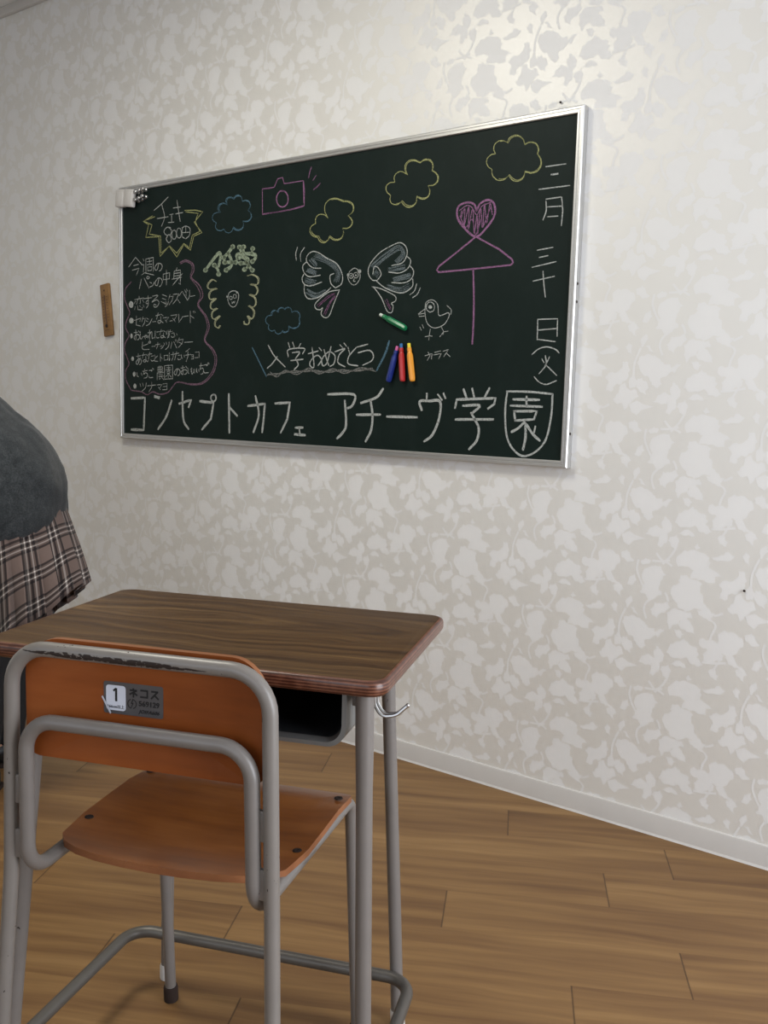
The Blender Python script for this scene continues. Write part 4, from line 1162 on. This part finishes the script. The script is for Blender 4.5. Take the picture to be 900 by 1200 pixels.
def build_chair():
    t = thing('school_chair', 'wooden school chair with worn grey tubular steel frame tucked at the desk', 'chair', (CX, CY, 0), CR_)
    R = 0.0099
    # outer frame: rear legs and the top rail of the back in one bent tube
    pts = [(-0.205, -0.445, 0.0), (-0.188, -0.412, 0.46), (-0.178, -0.414, 0.766), (0.178, -0.414, 0.766), (0.184, -0.412, 0.46), (0.205, -0.445, 0.0)]
    bm = bmesh.new()
    add_tube(bm, fillet(pts, [0.6, 0.052, 0.052, 0.6], 9), R, 16)
    outer = finish('back_frame', bm, MAT['worn'], t)
    # weld tabs joining the two tubes
    for s in (-1, 1):
        for z in (0.500, 0.575):
            bm = bmesh.new()
            add_box(bm, (min(s * 0.160, s * 0.184), -0.417, z - 0.020), (max(s * 0.160, s * 0.184), -0.409, z + 0.020), 0.002)
            finish('weld_tab', bm, MAT['steel'], outer)
    # inner frame: front leg, seat rail, lower back rail, seat rail, front leg
    half = [(-0.177, 0.004, 0.0), (-0.170, -0.045, 0.452), (-0.161, -0.414, 0.458), (-0.157, -0.418, 0.672)]
    pts = half + [(-x, y, z) for x, y, z in half[::-1]]
    bm = bmesh.new()
    add_tube(bm, fillet(pts, [0.028, 0.045, 0.042, 0.042, 0.045, 0.028], 9), R, 16)
    inner = finish('seat_frame', bm, MAT['steel'], t)
    for s, fr in ((-1, inner), (1, inner)):
        bm = bmesh.new()
        d = Vector((s * (0.170 - 0.177), -0.049, 0.452)).normalized()
        add_lathe(bm, [(0.0105, -0.001), (0.0130, 0.001), (0.0130, 0.026), (0.0118, 0.030)], axis_to((s * 0.177, 0.004, 0.0), d), 14)
        finish('foot_cap', bm, MAT['rubber'], fr)
        bm = bmesh.new()
        d = Vector((s * -0.017, 0.033, 0.46)).normalized()
        add_lathe(bm, [(0.0105, -0.001), (0.0130, 0.001), (0.0130, 0.026), (0.0118, 0.030)], axis_to((s * 0.205, -0.445, 0.0), d), 14)
        finish('foot_cap', bm, MAT['rubber'], outer)
    # plywood backrest, gently curved, in front of both tubes
    def sheet(name, outline_fn, nu, nv, surf, thick, mats, parent):
        pass
    bm = bmesh.new()
    N = 10
    def outline(ins):
        return rounded_rect(-0.168 + ins, 0.168 - ins, 0.618 + ins, 0.776 - ins, [0.046, 0.046, 0.02, 0.02], 8)
    def yb(x, z):
        return -0.4015 + 0.010 * (1 - (x / 0.168) ** 2) + 0.0 * z
    def ylow(x):
        return -0.004 * (1 - (x / 0.168) ** 2)
    def plate(y_off, sgn):
        rings = []
        for k in range(6):
            f = 1 - k / 6
            rings.append([bm.verts.new((x * f, yb(x * f, 0) + y_off, 0.697 + (z - 0.697) * f + (ylow(x * f) if z < 0.697 else 0) * f)) for x, z in outline(0)])
        for a, b in zip(rings, rings[1:]):
            for k in range(len(a)):
                bm.faces.new((a[k], a[(k + 1) % len(a)], b[(k + 1) % len(a)], b[k]))
        c = bm.verts.new((0, yb(0, 0) + y_off, 0.697))
        for k in range(len(rings[-1])):
            bm.faces.new((rings[-1][k], rings[-1][(k + 1) % len(rings[-1])], c))
        return rings[0]
    A = plate(0.0, -1)
    B = plate(0.009, 1)
    for k in range(len(A)):
        f = bm.faces.new((A[k], B[k], B[(k + 1) % len(A)], A[(k + 1) % len(A)]))
        f.material_index = 1
    back = finish('backrest', bm, [MAT['back'], MAT['plyedge']], t)
    # sticker on the back of the backrest
    yy = -0.4015 + 0.010 * 0.985
    st = thing_child('label_sticker', back, (-0.0165, yy - 0.0008, 0.7055))
    slope = 0.0117
    st.rotation_euler = (0, 0, math.atan(slope))
    bm = bmesh.new()
    rr = rounded_rect(-0.042, 0.042, -0.021, 0.021, 0.003, 4)
    lo = [bm.verts.new((x, 0, z)) for x, z in rr]
    hi = [bm.verts.new((x, -0.0003, z)) for x, z in rr]
    bm.faces.new(lo)
    bm.faces.new(hi)
    for k in range(len(lo)):
        bm.faces.new((lo[k], lo[(k + 1) % len(lo)], hi[(k + 1) % len(lo)], hi[k]))
    # white number square
    rr = rounded_rect(-0.0385, -0.0105, -0.0165, 0.0165, 0.004, 4)
    f = bm.faces.new([bm.verts.new((x, -0.0005, z)) for x, z in rr])
    f.material_index = 1
    # curled corner, its bright reflection painted in as white
    vv = [(-0.0450, -0.0010, 0.000), (-0.0425, -0.0016, 0.0015), (-0.0305, -0.0016, -0.0195), (-0.0325, -0.0010, -0.0220)]
    f = bm.faces.new([bm.verts.new(v) for v in vv])
    f.material_index = 1
    # ring emblem with a lightning stroke
    def ringquad(cx, cz, r0, r1, a0, a1, n=14):
        for k in range(n):
            b0, b1 = math.radians(a0 + (a1 - a0) * k / n), math.radians(a0 + (a1 - a0) * (k + 1) / n)
            f = bm.faces.new([bm.verts.new((cx + r * math.cos(b), -0.0006, cz + r * math.sin(b))) for r, b in ((r0, b0), (r1, b0), (r1, b1), (r0, b1))])
            f.material_index = 2
    ringquad(-0.0015, -0.0055, 0.0054, 0.0066, 105, 255)
    ringquad(-0.0015, -0.0055, 0.0054, 0.0066, -75, 75)
    bolt = [(-0.0005, 0.0015), (0.0008, 0.0008), (-0.0012, -0.0038), (0.0008, -0.0042), (-0.0028, -0.0118), (-0.0036, -0.0112), (-0.0014, -0.0058), (-0.0034, -0.0052)]
    f = bm.faces.new([bm.verts.new((x, -0.0006, z)) for x, z in bolt])
    f.material_index = 2
    # katakana strokes of the maker's word, heavy
    def bar(a, b, w=0.0019):
        a, b = Vector(a), Vector(b)
        d = (b - a).normalized()
        n = Vector((-d.y, d.x)) * w / 2
        a -= d * w * 0.3
        b += d * w * 0.3
        f = bm.faces.new([bm.verts.new((p.x, -0.0006, p.y)) for p in (a + n, a - n, b - n, b + n)])
        f.material_index = 2
    def glyph(cx, cz, s, segs):
        for x0, y0, x1, y1 in segs:
            bar((cx + x0 * s, cz + y0 * s), (cx + x1 * s, cz + y1 * s), s * 0.22)
    gs = 0.0108
    glyph(0.0005, 0.0092, gs, [(0, .5, 0, .32), (-.42, .3, .4, .3), (.4, .3, -.45, -.2), (0, .05, 0, -.5), (.15, -.05, .45, -.25)])
    glyph(0.0155, 0.0092, gs, [(-.42, .4, .42, .4), (.42, .4, .42, -.4), (-.45, -.4, .42, -.4)])
    glyph(0.0305, 0.0092, gs, [(-.4, .4, .36, .4), (.36, .4, -.45, -.45), (.0, -.05, .45, -.45)])
    bar((-0.0240, 0.0120), (-0.0240, -0.0035), 0.0032)
    bar((-0.0275, 0.0095), (-0.0245, 0.0120), 0.0026)
    smat = plain('sticker_grey_foil', srgb(92, 90, 92), 0.35, 0.5, 0.4)
    wmat = plain('sticker_white', srgb(206, 210, 222), 0.35, 0.5)
    me = bpy.data.meshes.new('label_sticker')
    bm.to_mesh(me)
    bm.free()
    for f in me.polygons:
        pass
    st.data = me
    for m in (smat, wmat, MAT['blackink']):
        me.materials.append(m)
    rot = (math.pi / 2, 0, 0)
    def txt(body, size, x, z, **kw):
        ms = text_mesh(body, size, 'sticker_print', MAT['blackink'], back, (st.location.x + x, st.location.y - 0.0007 + slope * x, st.location.z + z), (math.pi / 2, 0, math.atan(slope)), **kw)
        return ms
    txt('166cm以上', 0.0052, -0.0245, -0.0118)
    txt('569129', 0.0096, 0.0225, -0.0042, space=1.02, bold=0.00018)
    txt('JOIFA606', 0.0066, 0.0225, -0.0145, shear=0.3, space=1.1, bold=0.00008)
    # plywood seat with a shallow saddle
    def seat_outline():
        pts = []
        pts += [(-0.178, -0.066), (-0.172, -0.054), (-0.160, -0.050)]
        pts += [(-0.08, -0.046), (0.0, -0.044), (0.08, -0.046)]
        pts += [(0.160, -0.050), (0.172, -0.054), (0.178, -0.066)]
        pts += [(0.178, -0.13), (0.178, -0.20), (0.177, -0.262)]
        for k in range(0, 13):
            a = math.pi * k / 12
            x = 0.174 * math.cos(a)
            y = -0.285 - 0.098 * math.sin(a) ** 0.62
            pts.append((x, y))
        pts += [(-0.177, -0.262), (-0.178, -0.20), (-0.178, -0.13)]
        return pts
    so = seat_outline()
    cen = Vector((0, -0.21))
    def sz(x, y):
        dish = -0.010 * (1 - (x / 0.178) ** 2) * math.sin(max(0, min(1, (-y - 0.05) / 0.33)) * math.pi)
        front = -0.014 * max(0, (y + 0.11) / 0.065) ** 2 if y > -0.11 else 0
        rear = 0.010 * max(0, (-y - 0.30) / 0.08) ** 1.5 if y < -0.30 else 0
        return 0.474 + dish + front + rear * 0.6
    bm = bmesh.new()
    def face_rings(dz):
        rings = []
        for k in range(8):
            f = 1 - k / 8
            rings.append([bm.verts.new((cen.x + (x - cen.x) * f, cen.y + (y - cen.y) * f, sz(cen.x + (x - cen.x) * f, cen.y + (y - cen.y) * f) + dz)) for x, y in so])
        for a, b in zip(rings, rings[1:]):
            for k in range(len(a)):
                bm.faces.new((a[k], a[(k + 1) % len(a)], b[(k + 1) % len(a)], b[k]))
        c = bm.verts.new((cen.x, cen.y, sz(cen.x, cen.y) + dz))
        for k in range(len(so)):
            bm.faces.new((rings[-1][k], rings[-1][(k + 1) % len(so)], c))
        return rings[0]
    A = face_rings(0.0)
    B = face_rings(-0.010)
    for k in range(len(A)):
        f = bm.faces.new((A[k], B[k], B[(k + 1) % len(A)], A[(k + 1) % len(A)]))
        f.material_index = 1
    seat = finish('seat', bm, [MAT['seat'], MAT['plyedge']], t)
    for x, y in ((-0.164, -0.090), (0.164, -0.090), (-0.163, -0.270), (0.163, -0.270)):
        bm = bmesh.new()
        add_lathe(bm, [(0.0068, 0.0), (0.0062, 0.0012), (0.0030, 0.0016), (0.0022, 0.0004)], Matrix.Translation((x, y, sz(x, y) - 0.0002)), 14)
        finish('rivet', bm, MAT['rubber'], seat)
    return t

def thing_child(name, parent, loc):
    me = bpy.data.meshes.new(name)
    o = bpy.data.objects.new(name, me)
    COL.objects.link(o)
    o.parent = parent
    o.location = loc
    return o

# ------------------------------------------------------------------ person bending forward
PBASE = Vector((-2.323, -0.827, 0.0))
PF = Vector((-0.8077, -0.5895, 0))
PL = Vector((0.5895, -0.8077, 0))

def skin_mesh(name, verts, edges, radii, mat, parent, root, sub=2):
    me = bpy.data.meshes.new(name)
    me.from_pydata([Vector(v) for v in verts], edges, [])
    o = link(name, me)
    sk = o.modifiers.new('skin', 'SKIN')
    ss = o.modifiers.new('sub', 'SUBSURF')
    ss.levels = sub
    ss.render_levels = sub
    for i, v in enumerate(me.skin_vertices[0].data):
        r = radii[i]
        v.radius = r if isinstance(r, tuple) else (r, r)
        v.use_root = (i == root)
    bpy.context.view_layer.update()
    dg = bpy.context.evaluated_depsgraph_get()
    me2 = bpy.data.meshes.new_from_object(o.evaluated_get(dg))
    bpy.data.objects.remove(o)
    for p in me2.polygons:
        p.use_smooth = True
    return link(name, me2, mat, parent)

def loft(bm, rings, seg, uvl=None, vcoord=None, ucoord=None, close=(False, False)):
    vr = [[bm.verts.new(p) for p in r] for r in rings]
    for i, (a, b) in enumerate(zip(vr, vr[1:])):
        for k in range(seg):
            j = (k + 1) % seg
            f = bm.faces.new((a[k], a[j], b[j], b[k]))
            if uvl is not None:
                for lp, (ri, kk) in zip(f.loops, ((i, k), (i, k + 1), (i + 1, k + 1), (i + 1, k))):
                    lp[uvl].uv = (ucoord[kk], vcoord[ri])
    if close[0]:
        bm.faces.new(vr[0][::-1])
    if close[1]:
        bm.faces.new(vr[-1])
    return vr

def tilt_ring(a, z, hd, hw, tdeg, seg, mod=None):
    """ellipse about (a,z) in the person's side plane; depth axis tilted nose-down by tdeg"""
    t = math.radians(tdeg)
    d = Vector((math.cos(t), 0, -math.sin(t)))
    out = []
    for k in range(seg):
        th = 2 * math.pi * k / seg
        m = mod(th) if mod else 1.0
        c, s = math.cos(th), math.sin(th)
        p = Vector((a, 0, z)) + d * (hd * c * m) + Vector((0, 1, 0)) * (hw * s * m)
        out.append(p)
    return out

def build_person():
    t = thing('person', 'person in charcoal sweater and taupe plaid pleated skirt bending forward left of the desk', 'person', PBASE)
    t.matrix_world = Matrix.Translation(PBASE) @ Matrix((PF, PL, Vector((0, 0, 1)))).transposed().to_4x4()
    V, E, Rd = [], [], []
    def add(p, r, par=None):
        V.append(p)
        Rd.append(r)
        if par is not None:
            E.append((par, len(V) - 1))
        return len(V) - 1
    pel = add((-0.035, 0, 0.800), (0.115, 0.10))
    sp1 = add((0.05, 0, 0.905), 0.092, pel)
    sp2 = add((0.15, 0, 1.005), 0.098, sp1)
    ch = add((0.245, 0, 1.090), 0.098, sp2)
    nk0 = add((0.330, 0, 1.160), 0.055, ch)
    nk = add((0.385, 0, 1.205), 0.045, nk0)
    h1 = add((0.435, 0, 1.240), 0.072, nk)
    h2 = add((0.475, 0, 1.268), 0.086, h1)
    h3 = add((0.520, 0, 1.300), 0.070, h2)
    nose = add((0.545, 0, 1.190), 0.011, h2)
    jaw = add((0.490, 0, 1.195), 0.040, h1)
    for s in (-1, 1):
        add((0.455, s * 0.088, 1.255), 0.012, h2)
    hands = []
    for s in (-1, 1):
        sh = add((0.275, s * 0.135, 1.085), 0.052, ch)
        ua = add((0.300, s * 0.175, 1.000), 0.046, sh)
        el = add((0.335, s * 0.190, 0.860), 0.037, ua)
        fa = add((0.420, s * 0.170, 0.790), 0.034, el)
        wr = add((0.525, s * 0.140, 0.730), 0.024, fa)
        pm = add((0.570, s * 0.132, 0.706), (0.034, 0.016), wr)
        pk = add((0.600, s * 0.130, 0.690), (0.034, 0.014), pm)
        for k, (oy, ln) in enumerate(((0.028, 0.030), (0.010, 0.034), (-0.009, 0.032), (-0.027, 0.025))):
            a1 = add((0.618, s * (0.130) + oy, 0.678), 0.0085, pk)
            a2 = add((0.618 + ln * 0.85, s * 0.130 + oy * 1.05, 0.678 - ln * 0.55), 0.0080, a1)
            add((0.618 + ln * 1.35, s * 0.130 + oy * 1.05, 0.678 - ln * 1.35), 0.0072, a2)
        th1 = add((0.575, s * 0.132 - s * 0.038, 0.690), 0.0105, pm)
        th2 = add((0.603, s * 0.132 - s * 0.052, 0.668), 0.0090, th1)
        add((0.628, s * 0.132 - s * 0.050, 0.650), 0.0080, th2)
        hp = add((-0.045, s * 0.088, 0.740), 0.082, pel)
        th_ = add((-0.020, s * 0.090, 0.600), 0.070, hp)
        kn = add((0.005, s * 0.090, 0.440), 0.050, th_)
        cf = add((0.020, s * 0.090, 0.310), 0.048, kn)
        ak = add((0.040, s * 0.090, 0.085), 0.032, cf)
        bl = add((0.120, s * 0.092, 0.040), 0.032, ak)
        add((0.190, s * 0.094, 0.030), 0.024, bl)
    body = skin_mesh('body', V, E, Rd, MAT['skin'], t, 0, 2)
    # eyes and mouth on the downturned face
    fd = Vector((0.60, 0, -0.80)).normalized()
    for s in (-1, 1):
        bm = bmesh.new()
        bmesh.ops.create_uvsphere(bm, u_segments=12, v_segments=8, radius=0.011, matrix=Matrix.Translation(Vector((0.472, s * 0.030, 1.268)) + fd * 0.078))
        finish('eye', bm, MAT['leather'], body)
    bm = bmesh.new()
    add_tube(bm, [Vector((0.468, -0.020, 1.180)) + fd * 0.028, Vector((0.470, 0, 1.177)) + fd * 0.036, Vector((0.468, 0.020, 1.180)) + fd * 0.028], 0.005, 8)
    finish('mouth', bm, plain('lips', srgb(170, 96, 90), 0.5), body)
    # hair: bob shell open towards the face
    bm = bmesh.new()
    ax = Vector((0.80, 0, 0.60)).normalized()
    bmesh.ops.create_uvsphere(bm, u_segments=28, v_segments=18, radius=1.0)
    kill = []
    for v in bm.verts:
        d = v.co.normalized()
        face = d.dot(fd)
        p = Vector((0.478, 0, 1.272)) + Vector((d.x * 0.104, d.y * 0.102, d.z * 0.108))
        if face > 0.45 and d.dot(ax) < 0.45:
            kill.append(v)
        if d.dot(ax) < -0.15 and face < 0.5:
            p += Vector((0.02, 0, -0.075)) * min(1, -d.dot(ax) + 0.2)
        v.co = p + d * (0.004 * math.sin(math.atan2(d.y, d.z) * 23))
    bmesh.ops.delete(bm, geom=kill, context='VERTS')
    finish('hair', bm, MAT['hair'], body)
    # sweater: torso loft from rolled hem to collar, then sleeves
    seg = 40
    spec = [(-0.030, 0.712, 0.112, 0.165, 14), (-0.030, 0.700, 0.126, 0.180, 14), (-0.028, 0.716, 0.134, 0.188, 15), (-0.024, 0.765, 0.144, 0.196, 17),
            (-0.016, 0.825, 0.152, 0.198, 24), (0.020, 0.880, 0.152, 0.194, 36), (0.064, 0.918, 0.142, 0.188, 42), (0.115, 0.968, 0.142, 0.186, 45), (0.180, 1.030, 0.136, 0.190, 47),
            (0.240, 1.088, 0.126, 0.190, 48), (0.290, 1.132, 0.108, 0.165, 50), (0.325, 1.162, 0.080, 0.110, 51), (0.350, 1.183, 0.062, 0.070, 51), (0.362, 1.193, 0.056, 0.060, 51)]
    bm = bmesh.new()
    rings = []
    for i, (a, z, hd, hw, td) in enumerate(spec):
        def wr(th, i=i):
            fade = 1.0 if 2 < i < 9 else 0.3
            return 1 + 0.012 * fade * math.sin(2 * th + i * 1.7) + 0.010 * fade * noise.noise(Vector((math.cos(th) * 2, math.sin(th) * 2, i * 0.9)))
        rings.append(tilt_ring(a, z, hd, hw, td, seg, wr))
    loft(bm, rings, seg)
    for s in (-1, 1):
        pts = [(0.235, s * 0.100, 1.085), (0.270, s * 0.150, 1.065), (0.300, s * 0.178, 1.000), (0.322, s * 0.190, 0.920), (0.340, s * 0.190, 0.860), (0.380, s * 0.182, 0.818), (0.440, s * 0.164, 0.778), (0.500, s * 0.147, 0.744), (0.515, s * 0.143, 0.736)]
        add_tube(bm, pts, 0.06, 18, radii=[0.075, 0.072, 0.062, 0.056, 0.052, 0.050, 0.045, 0.040, 0.034])
    bmesh.ops.recalc_face_normals(bm, faces=bm.faces)
    sw = finish('sweater', bm, MAT['knit'], t, angle=80)
    ss = sw.modifiers.new('sub', 'SUBSURF')
    ss.levels = 1
    ss.render_levels = 2
    tex = bpy.data.textures.new('wool_folds', 'CLOUDS')
    tex.noise_scale = 0.14
    dm = sw.modifiers.new('folds', 'DISPLACE')
    dm.texture = tex
    dm.strength = 0.030
    dm.mid_level = 0.5
    # hem band of the sweater
    # pleated skirt
    seg = 26 * 6
    bm = bmesh.new()
    uvl = bm.loops.layers.uv.new('cloth')
    NP = 26
    def pleat(depth):
        def f(th):
            k = (th / (2 * math.pi) * NP) % 1.0
            saw = k / 0.8 if k < 0.8 else (1 - k) / 0.2
            return 1 + depth * (saw - 0.5)
        return f
    rings, vc = [], []
    n = 12
    for i in range(n + 1):
        f = i / n
        a = -0.020 + (-0.030) * f
        z = 0.790 - 0.365 * f
        hd = 0.120 + 0.085 * f ** 1.0
        hw = 0.172 + 0.060 * f ** 1.1
        td = 14 + 27 * f
        rings.append([p + Vector((0, 0, 0.006 * f * math.sin(7 * 2 * math.pi * k / seg))) for k, p in enumerate(tilt_ring(a, z, hd, hw, -td + 2 * td if False else td, seg, pleat(0.004 + 0.20 * f ** 1.3)))])
        vc.append(0.37 * f)
    uc = [1.26 * k / seg for k in range(seg + 1)]
    loft(bm, rings, seg, uvl, vc, uc)
    sk = finish('skirt', bm, MAT['plaid'], t, angle=40)
    so = sk.modifiers.new('thick', 'SOLIDIFY')
    so.thickness = 0.002
    so.offset = -1
    # tights on both legs and shoes
    for s in (-1, 1):
        bm = bmesh.new()
        pts = [(-0.045, s * 0.088, 0.735), (-0.020, s * 0.090, 0.600), (0.005, s * 0.090, 0.440), (0.020, s * 0.090, 0.310), (0.032, s * 0.090, 0.180), (0.040, s * 0.090, 0.085), (0.048, s * 0.090, 0.060)]
        add_tube(bm, pts, 0.05, 18, radii=[0.088, 0.077, 0.056, 0.054, 0.044, 0.038, 0.038])
        o = finish('tights', bm, MAT['tights'], t)
        m = o.modifiers.new('sub', 'SUBSURF')
        m.levels = 1
        m.render_levels = 1
        bm = bmesh.new()
        prof = [(0.0, 0.0, 0.020, 0.062), (0.012, 0.0, 0.034, 0.085), (0.050, 0.0, 0.040, 0.092), (0.085, 0.0, 0.040, 0.070), (0.130, 0.0, 0.044, 0.058), (0.180, 0.0, 0.046, 0.050), (0.215, 0.0, 0.036, 0.042), (0.235, 0.0, 0.016, 0.024)]
        rr = []
        for x, z0, hw, hh in prof:
            ring = []
            for k in range(16):
                th = 2 * math.pi * k / 16
                zz = hh * 0.5 * (1 + math.sin(th))
                ww = hw * math.cos(th) * (1.0 if math.sin(th) < 0.2 else 0.85)
                ring.append(Vector((x - 0.002, s * 0.092 + ww, zz)))
            rr.append(ring)
        loft(bm, rr, 16, close=(True, True))
        sh = finish('shoe', bm, MAT['leather'], t)
        m = sh.modifiers.new('sub', 'SUBSURF')
        m.levels = 1
        m.render_levels = 1
        bm = bmesh.new()
        outl = [(-0.006, 0.024), (0.05, 0.040), (0.13, 0.046), (0.19, 0.046), (0.228, 0.030), (0.240, 0.0)]
        ring = [(x, w) for x, w in outl] + [(x, -w) for x, w in outl[-2::-1]]
        lo = [bm.verts.new((x, s * 0.092 + w, 0.0)) for x, w in ring]
        hi = [bm.verts.new((x, s * 0.092 + w, 0.012)) for x, w in ring]
        bm.faces.new(lo[::-1])
        bm.faces.new(hi)
        for k in range(len(lo)):
            bm.faces.new((lo[k], lo[(k + 1) % len(lo)], hi[(k + 1) % len(lo)], hi[k]))
        finish('sole', bm, MAT['rubber'], sh)
    return t

# ------------------------------------------------------------------ build
build_room()
build_board()
build_board_things()
build_wall_things()
build_desk()
build_chair()
build_person()
